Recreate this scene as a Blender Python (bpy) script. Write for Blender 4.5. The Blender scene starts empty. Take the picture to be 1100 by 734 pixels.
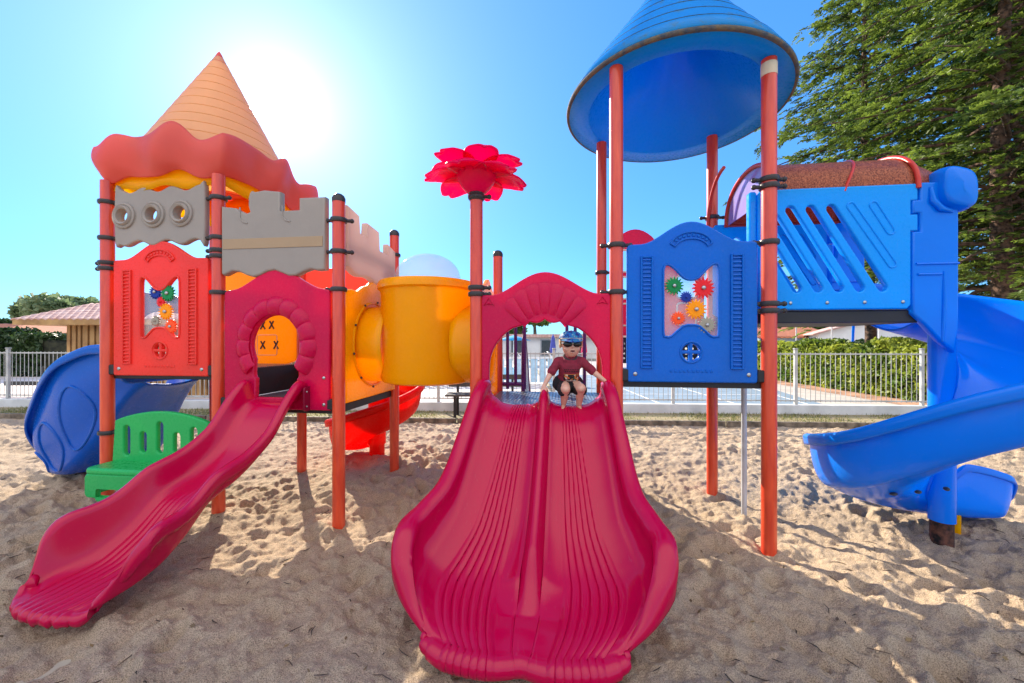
import bpy, math, random
import numpy as np
from mathutils import Vector, Matrix, Quaternion
rad = math.radians
random.seed(7)
SC = bpy.context.scene
# ---------------------------------------------------------------- camera
cam_d = bpy.data.cameras.new("camera")
cam = bpy.data.objects.new("camera", cam_d)
SC.collection.objects.link(cam)
cam.location = (0, 0, 1.5)
cam.rotation_euler = (rad(90), 0, 0)
cam_d.sensor_width = 36
cam_d.lens = 13.88
cam_d.clip_start = 0.05
cam_d.clip_end = 3000
SC.camera = cam
# ---------------------------------------------------------------- world, sun, exposure
SUN_AZ, SUN_EL = rad(-30.5), rad(27.6)
SUN_DIR = Vector((math.sin(SUN_AZ)*math.cos(SUN_EL), math.cos(SUN_AZ)*math.cos(SUN_EL), math.sin(SUN_EL)))
world = bpy.data.worlds.new("World")
SC.world = world
world.use_nodes = True
wt = world.node_tree
wt.nodes.clear()
sky = wt.nodes.new('ShaderNodeTexSky')
sky.sky_type = 'NISHITA'
sky.sun_disc = False
sky.sun_elevation = SUN_EL
sky.sun_rotation = SUN_AZ
sky.air_density = 1.0
sky.dust_density = 0.15
sky.ozone_density = 2.0
hs = wt.nodes.new('ShaderNodeHueSaturation')
hs.inputs['Saturation'].default_value = 1.45
hs.inputs['Hue'].default_value = 0.5
bgn = wt.nodes.new('ShaderNodeBackground')
bgn.inputs['Strength'].default_value = 0.15
outw = wt.nodes.new('ShaderNodeOutputWorld')
gm = wt.nodes.new('ShaderNodeGamma')
gm.inputs['Gamma'].default_value = 0.52
wt.links.new(sky.outputs[0], gm.inputs['Color'])
wt.links.new(gm.outputs[0], hs.inputs['Color'])
tint = wt.nodes.new('ShaderNodeMix'); tint.data_type = 'RGBA'; tint.blend_type = 'MULTIPLY'
tint.inputs[0].default_value = 1.0; tint.inputs[7].default_value = (0.30, 0.66, 1.12, 1)
wt.links.new(hs.outputs[0], tint.inputs[6])
# bright aureole of the low sun in the hazy summer air
wtc = wt.nodes.new('ShaderNodeTexCoord')
dot = wt.nodes.new('ShaderNodeVectorMath'); dot.operation = 'DOT_PRODUCT'; dot.inputs[1].default_value = SUN_DIR
nrm = wt.nodes.new('ShaderNodeVectorMath'); nrm.operation = 'NORMALIZE'
wt.links.new(wtc.outputs['Generated'], nrm.inputs[0]); wt.links.new(nrm.outputs[0], dot.inputs[0])
prev = tint.outputs[2]
for pw, st in ((9.0, 0.46), (45.0, 0.55), (220.0, 0.9), (1400.0, 3.0)):
    mxn = wt.nodes.new('ShaderNodeMath'); mxn.operation = 'MAXIMUM'; mxn.inputs[1].default_value = 0.0
    wt.links.new(dot.outputs['Value'], mxn.inputs[0])
    pn = wt.nodes.new('ShaderNodeMath'); pn.operation = 'POWER'; pn.inputs[1].default_value = pw
    wt.links.new(mxn.outputs[0], pn.inputs[0])
    ms = wt.nodes.new('ShaderNodeVectorMath'); ms.operation = 'SCALE'; ms.inputs[0].default_value = (1.0*st, 0.97*st, 0.90*st)
    wt.links.new(pn.outputs[0], ms.inputs['Scale'])
    ad = wt.nodes.new('ShaderNodeVectorMath'); ad.operation = 'ADD'
    wt.links.new(prev, ad.inputs[0]); wt.links.new(ms.outputs[0], ad.inputs[1]); prev = ad.outputs[0]
# added warm fill light: unseen bright sky patch behind the camera
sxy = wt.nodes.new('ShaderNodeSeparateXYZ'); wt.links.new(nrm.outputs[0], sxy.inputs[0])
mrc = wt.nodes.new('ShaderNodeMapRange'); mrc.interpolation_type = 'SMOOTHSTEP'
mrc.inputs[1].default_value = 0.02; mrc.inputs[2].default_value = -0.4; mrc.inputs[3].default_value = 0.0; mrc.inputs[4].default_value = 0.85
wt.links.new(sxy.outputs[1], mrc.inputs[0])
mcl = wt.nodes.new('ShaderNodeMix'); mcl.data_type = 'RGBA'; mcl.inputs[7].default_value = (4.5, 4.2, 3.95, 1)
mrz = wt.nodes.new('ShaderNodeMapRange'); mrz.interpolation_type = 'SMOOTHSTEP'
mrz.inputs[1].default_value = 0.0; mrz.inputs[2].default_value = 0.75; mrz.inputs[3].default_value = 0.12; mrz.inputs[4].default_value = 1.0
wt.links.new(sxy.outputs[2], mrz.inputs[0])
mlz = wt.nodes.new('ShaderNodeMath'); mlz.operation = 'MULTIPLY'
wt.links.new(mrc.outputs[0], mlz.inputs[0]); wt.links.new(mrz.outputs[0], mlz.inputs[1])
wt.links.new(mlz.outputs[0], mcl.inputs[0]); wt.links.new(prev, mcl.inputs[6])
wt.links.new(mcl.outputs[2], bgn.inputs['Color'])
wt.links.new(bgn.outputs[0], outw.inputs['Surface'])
sl = bpy.data.lights.new("sun", 'SUN')
sl.energy = 3.1
sl.angle = rad(0.5)
sl.color = (1.0, 0.90, 0.73)
sun = bpy.data.objects.new("sun", sl)
SC.collection.objects.link(sun)
sun.location = SUN_DIR*30
sun.rotation_euler = SUN_DIR.to_track_quat('Z', 'Y').to_euler()
SC.view_settings.view_transform = 'Standard'
SC.view_settings.look = 'None'
SC.view_settings.exposure = 1.85
SC.view_settings.gamma = 1.0
SC.view_settings.use_curve_mapping = False
SC.cycles.max_bounces = 7
SC.cycles.diffuse_bounces = 4
SC.cycles.transparent_max_bounces = 12
SC.cycles.caustics_reflective = False
SC.cycles.caustics_refractive = False
SC.cycles.sample_clamp_indirect = 6.0

# ---------------------------------------------------------------- materials
def nodes_of(m):
    m.use_nodes = True
    return m.node_tree.nodes, m.node_tree.links, m.node_tree.nodes['Principled BSDF']

def plastic(name, col, rough=0.32, trans=0.0, tcol=None, dirt=0.12, coat=0.25, bump=0.15, spec=0.25, scuff=0.35):
    m = bpy.data.materials.new(name)
    N, L, P = nodes_of(m)
    tc = N.new('ShaderNodeTexCoord')
    n1 = N.new('ShaderNodeTexNoise'); n1.inputs['Scale'].default_value = 5.0; n1.inputs['Detail'].default_value = 8
    n1.inputs['Roughness'].default_value = 0.65
    L.new(tc.outputs['Object'], n1.inputs['Vector'])
    cr = N.new('ShaderNodeValToRGB')
    cr.color_ramp.elements[0].position = 0.42; cr.color_ramp.elements[1].position = 0.72
    cr.color_ramp.elements[0].color = (0, 0, 0, 1); cr.color_ramp.elements[1].color = (1, 1, 1, 1)
    L.new(n1.outputs['Fac'], cr.inputs['Fac'])
    mx = N.new('ShaderNodeMix'); mx.data_type = 'RGBA'
    mx.inputs[6].default_value = (*col, 1)
    dcol = [c*0.74 + 0.025 for c in col]
    mx.inputs[7].default_value = (*dcol, 1)
    ml = N.new('ShaderNodeMath'); ml.operation = 'MULTIPLY'; ml.inputs[1].default_value = dirt*2.2
    L.new(cr.outputs['Color'], ml.inputs[0]); L.new(ml.outputs[0], mx.inputs[0])
    # fine scuffs and scratches
    mps = N.new('ShaderNodeMapping'); mps.inputs['Scale'].default_value = (55, 9, 22); mps.inputs['Rotation'].default_value = (0.3, 0.5, 0.4)
    L.new(tc.outputs['Object'], mps.inputs['Vector'])
    ns = N.new('ShaderNodeTexNoise'); ns.inputs['Scale'].default_value = 1.6; ns.inputs['Detail'].default_value = 5; ns.inputs['Distortion'].default_value = 0.6
    L.new(mps.outputs[0], ns.inputs['Vector'])
    mrs = N.new('ShaderNodeMapRange'); mrs.inputs[1].default_value = 0.63; mrs.inputs[2].default_value = 0.72; mrs.inputs[4].default_value = scuff
    L.new(ns.outputs['Fac'], mrs.inputs[0])
    mxs = N.new('ShaderNodeMix'); mxs.data_type = 'RGBA'; mxs.inputs[7].default_value = (*[min(1, c*0.85+0.08) for c in col], 1)
    L.new(mrs.outputs[0], mxs.inputs[0]); L.new(mx.outputs[2], mxs.inputs[6]); L.new(mxs.outputs[2], P.inputs['Base Color'])
    n2 = N.new('ShaderNodeTexNoise'); n2.inputs['Scale'].default_value = 38.0; n2.inputs['Detail'].default_value = 6
    L.new(tc.outputs['Object'], n2.inputs['Vector'])
    mr = N.new('ShaderNodeMapRange'); mr.inputs[1].default_value = 0.3; mr.inputs[2].default_value = 0.75
    mr.inputs[3].default_value = rough*0.6; mr.inputs[4].default_value = min(1, rough*1.15)
    L.new(n2.outputs['Fac'], mr.inputs[0]); L.new(mr.outputs[0], P.inputs['Roughness'])
    n3 = N.new('ShaderNodeTexNoise'); n3.inputs['Scale'].default_value = 9.0; n3.inputs['Detail'].default_value = 3
    L.new(tc.outputs['Object'], n3.inputs['Vector'])
    bp = N.new('ShaderNodeBump'); bp.inputs['Strength'].default_value = bump; bp.inputs['Distance'].default_value = 0.02
    L.new(n3.outputs['Fac'], bp.inputs['Height']); L.new(bp.outputs[0], P.inputs['Normal'])
    P.inputs['Coat Weight'].default_value = coat*0.3
    P.inputs['Specular IOR Level'].default_value = spec
    P.inputs['Coat Roughness'].default_value = 0.10
    if trans > 0:
        T = N.new('ShaderNodeBsdfTranslucent'); T.inputs['Color'].default_value = (*(tcol or col), 1)
        ms = N.new('ShaderNodeMixShader'); ms.inputs[0].default_value = trans
        out = N['Material Output']
        L.new(P.outputs[0], ms.inputs[1]); L.new(T.outputs[0], ms.inputs[2]); L.new(ms.outputs[0], out.inputs['Surface'])
    return m

def simple(name, col, rough=0.6, metal=0.0, var=0.15, scale=6.0, bump=0.2, bdist=0.01, bscale=30.0, trans=0.0, col2=None):
    m = bpy.data.materials.new(name)
    N, L, P = nodes_of(m)
    tc = N.new('ShaderNodeTexCoord')
    n1 = N.new('ShaderNodeTexNoise'); n1.inputs['Scale'].default_value = scale; n1.inputs['Detail'].default_value = 7
    L.new(tc.outputs['Object'], n1.inputs['Vector'])
    mx = N.new('ShaderNodeMix'); mx.data_type = 'RGBA'
    c2 = col2 or [max(0, c*(1-2*var)) for c in col]
    c1 = col if col2 else [min(1, c*(1+var)) for c in col]
    mx.inputs[6].default_value = (*c1, 1); mx.inputs[7].default_value = (*c2, 1)
    mr = N.new('ShaderNodeMapRange'); mr.inputs[1].default_value = 0.35; mr.inputs[2].default_value = 0.65
    L.new(n1.outputs['Fac'], mr.inputs[0]); L.new(mr.outputs[0], mx.inputs[0])
    L.new(mx.outputs[2], P.inputs['Base Color'])
    P.inputs['Roughness'].default_value = rough; P.inputs['Metallic'].default_value = metal
    if bump > 0:
        n3 = N.new('ShaderNodeTexNoise'); n3.inputs['Scale'].default_value = bscale; n3.inputs['Detail'].default_value = 5
        L.new(tc.outputs['Object'], n3.inputs['Vector'])
        bp = N.new('ShaderNodeBump'); bp.inputs['Strength'].default_value = bump; bp.inputs['Distance'].default_value = bdist
        L.new(n3.outputs['Fac'], bp.inputs['Height']); L.new(bp.outputs[0], P.inputs['Normal'])
    if trans > 0:
        T = N.new('ShaderNodeBsdfTranslucent'); L.new(mx.outputs[2], T.inputs['Color'])
        ms = N.new('ShaderNodeMixShader'); ms.inputs[0].default_value = trans
        L.new(P.outputs[0], ms.inputs[1]); L.new(T.outputs[0], ms.inputs[2]); L.new(ms.outputs[0], N['Material Output'].inputs['Surface'])
    return m

def clear(name, tint=(1, 1, 1), opac=0.2):
    m = bpy.data.materials.new(name)
    N, L, P = nodes_of(m)
    P.inputs['Base Color'].default_value = (*tint, 1); P.inputs['Roughness'].default_value = 0.08
    T = N.new('ShaderNodeBsdfTransparent'); T.inputs['Color'].default_value = (*tint, 1)
    ms = N.new('ShaderNodeMixShader'); ms.inputs[0].default_value = opac
    L.new(T.outputs[0], ms.inputs[1]); L.new(P.outputs[0], ms.inputs[2]); L.new(ms.outputs[0], N['Material Output'].inputs['Surface'])
    return m

def leafmat(name, c1, c2, trans=0.45):
    m = bpy.data.materials.new(name)
    N, L, P = nodes_of(m)
    at = N.new('ShaderNodeAttribute'); at.attribute_name = 'tint'
    mx = N.new('ShaderNodeMix'); mx.data_type = 'RGBA'
    mx.inputs[6].default_value = (*c1, 1); mx.inputs[7].default_value = (*c2, 1)
    L.new(at.outputs['Fac'], mx.inputs[0]); L.new(mx.outputs[2], P.inputs['Base Color'])
    P.inputs['Roughness'].default_value = 0.55
    T = N.new('ShaderNodeBsdfTranslucent'); L.new(mx.outputs[2], T.inputs['Color'])
    ms = N.new('ShaderNodeMixShader'); ms.inputs[0].default_value = trans
    L.new(P.outputs[0], ms.inputs[1]); L.new(T.outputs[0], ms.inputs[2]); L.new(ms.outputs[0], N['Material Output'].inputs['Surface'])
    return m

M = {}
M['magenta'] = plastic('magenta_plastic', (0.62, 0.002, 0.075), 0.30, trans=0.30, tcol=(0.85, 0.01, 0.04), dirt=0.10, bump=0.10)
M['slide_pink'] = plastic('slide_plastic', (0.56, 0.0, 0.055), 0.20, trans=0.16, tcol=(0.9, 0.02, 0.02), dirt=0.05, bump=0.06, coat=0.8, spec=0.25, scuff=.2)
M['red'] = plastic('red_plastic', (0.90, 0.05, 0.035), 0.36, trans=0.22, tcol=(0.9, 0.03, 0.01), dirt=0.10)
M['bright_red'] = plastic('bright_red_plastic', (0.78, 0.012, 0.004), 0.34, trans=0.5, tcol=(0.95, 0.02, 0.0), dirt=0.06)
M['salmon'] = plastic('faded_red_plastic', (0.85, 0.19, 0.15), 0.45, trans=0.5, tcol=(1.0, 0.20, 0.13), dirt=0.15)
M['flower'] = plastic('flower_plastic', (0.90, 0.004, 0.16), 0.35, trans=0.6, tcol=(1.0, 0.01, 0.28), dirt=0.05)
M['yellow'] = plastic('yellow_plastic', (1.0, 0.47, 0.0), 0.33, trans=0.38, tcol=(1.0, 0.55, 0.0), dirt=0.08)
M['cone_yellow'] = plastic('flare_washed_yellow_plastic', (0.86, 0.60, 0.34), 0.45, trans=0.55, tcol=(1.0, 0.70, 0.34), dirt=0.15)  # pale tone carries the sun flare veil painted into the cone
M['blue'] = plastic('blue_plastic', (0.0, 0.13, 0.58), 0.33, trans=0.18, tcol=(0.0, 0.30, 0.9), dirt=0.10)
M['blue_light'] = plastic('light_blue_plastic', (0.0, 0.36, 1.0), 0.36, trans=0.22, tcol=(0.0, 0.55, 1.0), dirt=0.10)
M['slide_blue'] = plastic('blue_slide_plastic', (0.0, 0.22, 0.88), 0.24, trans=0.26, tcol=(0.0, 0.5, 1.0), dirt=0.05, coat=0.55, spec=0.25, scuff=.2)
M['green'] = plastic('green_plastic', (0.03, 0.52, 0.14), 0.35, trans=0.3, tcol=(0.05, 0.75, 0.15), dirt=0.1)
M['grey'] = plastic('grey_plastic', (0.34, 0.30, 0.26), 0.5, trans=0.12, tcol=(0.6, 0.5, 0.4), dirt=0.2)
M['grey_sunlit'] = plastic('sunlit_grey_plastic', (0.46, 0.38, 0.35), 0.5, trans=0.5, tcol=(0.85, 0.66, 0.6), dirt=0.15)  # paler copy of the grey, sunlight put into its colour
M['dark_red'] = plastic('dark_red_plate', (0.22, 0.004, 0.03), 0.4, dirt=0.1)
M['purple'] = plastic('purple_paint', (0.10, 0.02, 0.14), 0.35, dirt=0.1)
M['black'] = simple('black_deck_rubber', (0.012, 0.011, 0.013), 0.55)
M['clamp'] = plastic('dark_clamp', (0.035, 0.03, 0.03), 0.42, dirt=0.3)
M['steel'] = simple('bolt_steel', (0.45, 0.45, 0.45), 0.35, metal=1.0, bump=0)
M['pane'] = clear('clear_pane', (0.95, 0.97, 1.0), 0.16)
M['dome'] = clear('clear_dome', (0.86, 0.92, 0.93), 0.26)
M['lilac'] = clear('lilac_pane', (0.62, 0.55, 0.95), 0.45)
M['gear_green'] = plastic('green_gear', (0.01, 0.30, 0.08), 0.4, trans=0.3)
M['gear_red'] = plastic('red_gear', (0.80, 0.03, 0.04), 0.4, trans=0.4)
M['gear_blue'] = plastic('blue_gear', (0.01, 0.04, 0.35), 0.4, trans=0.2)
M['gear_yellow'] = plastic('yellow_gear', (0.9, 0.42, 0.0), 0.4, trans=0.4)
M['gear_orange'] = plastic('orange_gear', (0.9, 0.15, 0.03), 0.4, trans=0.4)
M['gear_grey'] = plastic('grey_gear', (0.40, 0.36, 0.28), 0.4, trans=0.2)
M['white'] = simple('white_paint', (0.78, 0.78, 0.76), 0.5, var=0.05, bump=0.05)
M['cream'] = simple('cream_trim', (0.75, 0.62, 0.42), 0.5, var=0.1, bump=0.05)
M['tube_grey'] = simple('grey_tube_paint', (0.45, 0.46, 0.48), 0.4, var=0.1, bump=0.05)
M['rust'] = simple('rusty_base', (0.10, 0.035, 0.02), 0.8, var=0.5, scale=25, bump=0.5)

def post_material():
    m = bpy.data.materials.new('red_post_paint')
    N, L, P = nodes_of(m)
    tc = N.new('ShaderNodeTexCoord')
    mp = N.new('ShaderNodeMapping'); mp.inputs['Scale'].default_value = (14, 14, 2.2)
    L.new(tc.outputs['Object'], mp.inputs['Vector'])
    n = N.new('ShaderNodeTexNoise'); n.inputs['Scale'].default_value = 1.6; n.inputs['Detail'].default_value = 8
    L.new(mp.outputs[0], n.inputs['Vector'])
    cr = N.new('ShaderNodeValToRGB')
    e = cr.color_ramp.elements
    e[0].position = 0.32; e[0].color = (0.55, 0.035, 0.012, 1)
    e[1].position = 0.66; e[1].color = (0.74, 0.075, 0.02, 1)
    L.new(n.outputs['Fac'], cr.inputs['Fac']); L.new(cr.outputs[0], P.inputs['Base Color'])
    P.inputs['Roughness'].default_value = 0.36
    P.inputs['Coat Weight'].default_value = 0.35
    bp = N.new('ShaderNodeBump'); bp.inputs['Strength'].default_value = 0.1; bp.inputs['Distance'].default_value = 0.005
    L.new(n.outputs['Fac'], bp.inputs['Height']); L.new(bp.outputs[0], P.inputs['Normal'])
    return m
M['post'] = post_material()

# ---------------------------------------------------------------- mesh helpers
WO = {}
COL = SC.collection
def tag(o, label=None, cat=None, group=None, kind=None):
    if label: o['label'] = label
    if cat: o['category'] = cat
    if group: o['group'] = group
    if kind: o['kind'] = kind
    return o

def empty(name, loc, label=None, cat=None, group=None):
    o = bpy.data.objects.new(name, None)
    COL.objects.link(o)
    o.location = loc
    o.empty_display_size = 0.1
    WO[o.name] = Vector(loc)
    return tag(o, label, cat, group)

def link(name, me, mats, parent=None, smooth=True, angle=38, label=None):
    n = len(me.vertices)
    co = np.empty(n*3, np.float32); me.vertices.foreach_get('co', co); co = co.reshape(-1, 3)
    lo, hi = co.min(0), co.max(0)
    org = np.array([(lo[0]+hi[0])/2, (lo[1]+hi[1])/2, lo[2]], np.float32)
    me.vertices.foreach_set('co', (co-org).ravel())
    o = bpy.data.objects.new(name, me)
    COL.objects.link(o)
    if not isinstance(mats, (list, tuple)): mats = [mats]
    me.materials.clear()
    for m in mats: me.materials.append(m)
    me.polygons.foreach_set('use_smooth', [smooth]*len(me.polygons))
    if smooth and angle: me.set_sharp_from_angle(angle=rad(angle))
    me.update()
    WO[o.name] = Vector(org.tolist())
    if parent is not None:
        o.parent = parent
        o.location = WO[o.name] - WO[parent.name]
    else:
        o.location = WO[o.name]
    if label: o['label'] = label
    return o

class MB:
    def __init__(s): s.v = []; s.f = []; s.mi = []; s.m = 0
    def add(s, vs, fs):
        b = len(s.v); s.v.extend([tuple(v) for v in vs])
        s.f.extend([tuple(i+b for i in f) for f in fs]); s.mi.extend([s.m]*len(fs)); return s
    def box(s, c, size, R=None, bev=0.0):
        c = Vector(c); hx, hy, hz = [x/2 for x in size]
        R = R or Matrix.Identity(3)
        if bev <= 0:
            vs = [c + R @ Vector((x*hx, y*hy, z*hz)) for z in (-1, 1) for y in (-1, 1) for x in (-1, 1)]
            return s.add(vs, [(0,2,3,1),(4,5,7,6),(0,1,5,4),(2,6,7,3),(0,4,6,2),(1,3,7,5)])
        b = min(bev, hx*.9, hy*.9, hz*.9)
        vs = []; idx = {}
        for zz in (-1, 1):
            for yy in (-1, 1):
                for xx in (-1, 1):
                    for k in range(3):
                        p = [xx*hx, yy*hy, zz*hz]
                        for j in range(3):
                            if j != k: p[j] -= (xx, yy, zz)[j]*b
                        idx[(xx, yy, zz, k)] = len(vs); vs.append(c + R @ Vector(p))
        fs = []
        g = lambda x, y, z, k: idx[(x, y, z, k)]
        for sg in (-1, 1):
            fs.append((g(sg,-1,-1,0), g(sg,1,-1,0), g(sg,1,1,0), g(sg,-1,1,0)) if sg > 0 else (g(sg,-1,-1,0), g(sg,-1,1,0), g(sg,1,1,0), g(sg,1,-1,0)))
            fs.append((g(-1,sg,-1,1), g(-1,sg,1,1), g(1,sg,1,1), g(1,sg,-1,1)) if sg > 0 else (g(-1,sg,-1,1), g(1,sg,-1,1), g(1,sg,1,1), g(-1,sg,1,1)))
            fs.append((g(-1,-1,sg,2), g(1,-1,sg,2), g(1,1,sg,2), g(-1,1,sg,2)) if sg > 0 else (g(-1,-1,sg,2), g(-1,1,sg,2), g(1,1,sg,2), g(1,-1,sg,2)))
        for a in (-1, 1):
            for bb in (-1, 1):
                fs.append((g(a,bb,-1,0), g(a,bb,-1,1), g(a,bb,1,1), g(a,bb,1,0)))
                fs.append((g(a,-1,bb,0), g(a,-1,bb,2), g(a,1,bb,2), g(a,1,bb,0)))
                fs.append((g(-1,a,bb,1), g(-1,a,bb,2), g(1,a,bb,2), g(1,a,bb,1)))
        for xx in (-1, 1):
            for yy in (-1, 1):
                for zz in (-1, 1): fs.append(tuple(g(xx, yy, zz, k) for k in range(3)))
        return s.add(vs, fs)
    def tube(s, p0, p1, r0, r1=None, n=20, caps=True):
        return s.path([p0, p1], [r0, r0 if r1 is None else r1], n, caps)
    def path(s, pts, r, n=12, caps=True, closed=False, squash=None):
        pts = [Vector(p) for p in pts]; K = len(pts)
        rs = r if isinstance(r, (list, tuple)) else [r]*K
        T = []
        for i in range(K):
            if closed: t = pts[(i+1) % K]-pts[(i-1) % K]
            else: t = pts[min(i+1, K-1)]-pts[max(i-1, 0)]
            T.append(t.normalized())
        up = Vector((0, 0, 1)) if abs(T[0].z) < 0.9 else Vector((1, 0, 0))
        a = T[0].cross(up).normalized(); vs = []
        for i in range(K):
            a = (a - T[i]*a.dot(T[i])).normalized(); b = T[i].cross(a)
            for k in range(n):
                th = 2*math.pi*k/n
                vs.append(pts[i] + a*math.cos(th)*rs[i] + b*math.sin(th)*rs[i])
        fs = []
        for i in range(K if closed else K-1):
            j = (i+1) % K
            for k in range(n):
                l = (k+1) % n
                fs.append((i*n+k, i*n+l, j*n+l, j*n+k))
        if caps and not closed:
            fs.append(tuple(reversed(range(n)))); fs.append(tuple((K-1)*n+k for k in range(n)))
        return s.add(vs, fs)
    def lathe(s, prof, o, n=32, Rm=None):
        o = Vector(o); vs = []; Rm = Rm or Matrix.Identity(3)
        for (r, z) in prof:
            for k in range(n):
                th = 2*math.pi*k/n
                vs.append(o + Rm @ Vector((max(r, 1e-4)*math.cos(th), max(r, 1e-4)*math.sin(th), z)))
        fs = []
        for i in range(len(prof)-1):
            for k in range(n):
                l = (k+1) % n
                fs.append((i*n+k, i*n+l, (i+1)*n+l, (i+1)*n+k))
        return s.add(vs, fs)
    def grid(s, fn, nu, nv, closeu=False):
        vs = [fn(i/nu, j/nv) for j in range(nv+1) for i in range(nu+1 if not closeu else nu)]
        w = nu if closeu else nu+1
        fs = []
        for j in range(nv):
            for i in range(nu):
                i2 = (i+1) % w if closeu else i+1
                fs.append((j*w+i, j*w+i2, (j+1)*w+i2, (j+1)*w+i))
        return s.add(vs, fs)
    def ball(s, c, r, nu=16, nv=10, sc=(1, 1, 1), Rm=None):
        c = Vector(c); Rm = Rm or Matrix.Identity(3)
        def fn(u, v):
            th = 2*math.pi*u; ph = math.pi*(min(max(v, 0.004), 0.996))-math.pi/2
            return c + Rm @ Vector((r*sc[0]*math.cos(ph)*math.cos(th), r*sc[1]*math.cos(ph)*math.sin(th), r*sc[2]*math.sin(ph)))
        b = len(s.v)
        s.grid(fn, nu, nv, closeu=True)
        s.f.append(tuple(b+k for k in reversed(range(nu)))); s.mi.append(s.m)
        s.f.append(tuple(b+nv*nu+k for k in range(nu))); s.mi.append(s.m)
        return s
    def capsule(s, p0, p1, r0, r1, n=12):
        p0 = Vector(p0); p1 = Vector(p1); d = (p1-p0).normalized()
        pts = []; rs = []
        for k in range(0, 5):
            a = math.pi/2*k/4; pts.append(p0 - d*r0*math.cos(a)*0.999); rs.append(max(r0*math.sin(a), r0*0.08))
        for k in range(4, -1, -1):
            a = math.pi/2*k/4; pts.append(p1 + d*r1*math.cos(a)*0.999); rs.append(max(r1*math.sin(a), r1*0.08))
        return s.path(pts, rs, n)
    def mesh(s, name):
        me = bpy.data.meshes.new(name)
        me.from_pydata([tuple(v) for v in s.v], [], s.f)
        if any(s.mi): me.polygons.foreach_set('material_index', s.mi)
        me.validate(); me.update(); return me
    def build(s, name, mat, parent=None, smooth=True, angle=38, label=None):
        me = s.mesh(name)
        mi = None
        o = link(name, me, mat, parent, smooth, angle, label)
        return o

def solid(o, th, off=0.0, bevel=None):
    md = o.modifiers.new('solid', 'SOLIDIFY'); md.thickness = th; md.offset = off; md.use_even_offset = False
    md.use_quality_normals = True
    return o

def plate(name, outline, holes, T, th, mat, parent=None, bev=0.006, label=None, angle=38):
    """flat board cut from an outline with holes; T maps (x, y, depth) to the world"""
    cu = bpy.data.curves.new(name, 'CURVE'); cu.dimensions = '2D'; cu.fill_mode = 'BOTH'
    for loop in [outline]+list(holes):
        sp = cu.splines.new('POLY'); sp.points.add(len(loop)-1)
        for p, q in zip(sp.points, loop): p.co = (q[0], q[1], 0, 1)
        sp.use_cyclic_u = True
    cu.extrude = max(th/2-bev, 0.0005); cu.bevel_depth = bev; cu.bevel_resolution = 2; cu.offset = -bev
    ob = bpy.data.objects.new(name, cu)
    me = bpy.data.meshes.new_from_object(ob)
    bpy.data.objects.remove(ob); bpy.data.curves.remove(cu)
    me.transform(T); me.name = name
    me.validate(); me.update()
    return link(name, me, mat, parent, True, angle, label)

# outline helpers (2D)
def arc(cx, cy, rx, ry, a0, a1, n=16):
    return [(cx+rx*math.cos(rad(a0+(a1-a0)*k/n)), cy+ry*math.sin(rad(a0+(a1-a0)*k/n))) for k in range(n+1)]
def circ(cx, cy, r, n=28): return arc(cx, cy, r, r, 0, 360*(n-1)/n, n-1)
def rrect(x0, y0, x1, y1, r, n=5):
    return (arc(x1-r, y0+r, r, r, -90, 0, n)+arc(x1-r, y1-r, r, r, 0, 90, n)+arc(x0+r, y1-r, r, r, 90, 180, n)+arc(x0+r, y0+r, r, r, 180, 270, n))
def smooth_pts(P, per=6, closed=True):
    out = []; n = len(P)
    rng = range(n) if closed else range(n-1)
    for i in rng:
        p0 = P[(i-1) % n] if closed or i > 0 else P[i]
        p1 = P[i]; p2 = P[(i+1) % n]
        p3 = P[(i+2) % n] if closed or i+2 < n else P[-1]
        for k in range(per):
            t = k/per
            out.append(tuple(0.5*((2*p1[j])+(-p0[j]+p2[j])*t+(2*p0[j]-5*p1[j]+4*p2[j]-p3[j])*t*t+(-p0[j]+3*p1[j]-3*p2[j]+p3[j])*t**3) for j in range(len(p1))))
    if not closed: out.append(tuple(P[-1]))
    return out
def interp(x, X, Y):
    """smooth monotone interpolation"""
    if x <= X[0]: return Y[0]
    if x >= X[-1]: return Y[-1]
    n = len(X)
    d = [(Y[i+1]-Y[i])/(X[i+1]-X[i]) for i in range(n-1)]
    m = [d[0]]+[0 if d[i-1]*d[i] <= 0 else 2*d[i-1]*d[i]/(d[i-1]+d[i]) for i in range(1, n-1)]+[d[-1]]
    for i in range(n-1):
        if x <= X[i+1]:
            h = X[i+1]-X[i]; t = (x-X[i])/h
            return ((1+2*t)*(1-t)**2*Y[i]+t*(1-t)**2*h*m[i]+t*t*(3-2*t)*Y[i+1]+t*t*(t-1)*h*m[i+1])
# tower frames: a runs along the front row, b runs away from the camera
TH = rad(-7.0)
UX, UY = math.cos(TH), math.sin(TH)
class Frame:
    def __init__(s, x, y): s.x, s.y = x, y
    def __call__(s, a, b, z): return Vector((s.x+a*UX-b*UY, s.y+a*UY+b*UX, z))
    def front(s, b=0.0, a0=0.0):   # plate coords: x -> a, y -> z, depth -> b
        o = s(a0, b, 0)
        return Matrix(((UX, 0, -UY, o.x), (UY, 0, UX, o.y), (0, 1, 0, 0), (0, 0, 0, 1)))
    def side(s, a=0.0, b0=0.0):    # x -> b, y -> z
        o = s(a, b0, 0)
        return Matrix(((-UY, 0, UX, o.x), (UX, 0, UY, o.y), (0, 1, 0, 0), (0, 0, 0, 1)))
    def top(s, z, a0=0.0, b0=0.0):
        o = s(a0, b0, z)
        return Matrix(((UX, -UY, 0, o.x), (UY, UX, 0, o.y), (0, 0, 1, z), (0, 0, 0, 1)))
R3 = Matrix(((UX, -UY, 0), (UY, UX, 0), (0, 0, 1)))
FL = Frame(-3.614, 3.528)      # left towers, cell 1.10 m
FR = Frame(-0.279, 3.095)      # centre and right towers, cell 1.07 m
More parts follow.
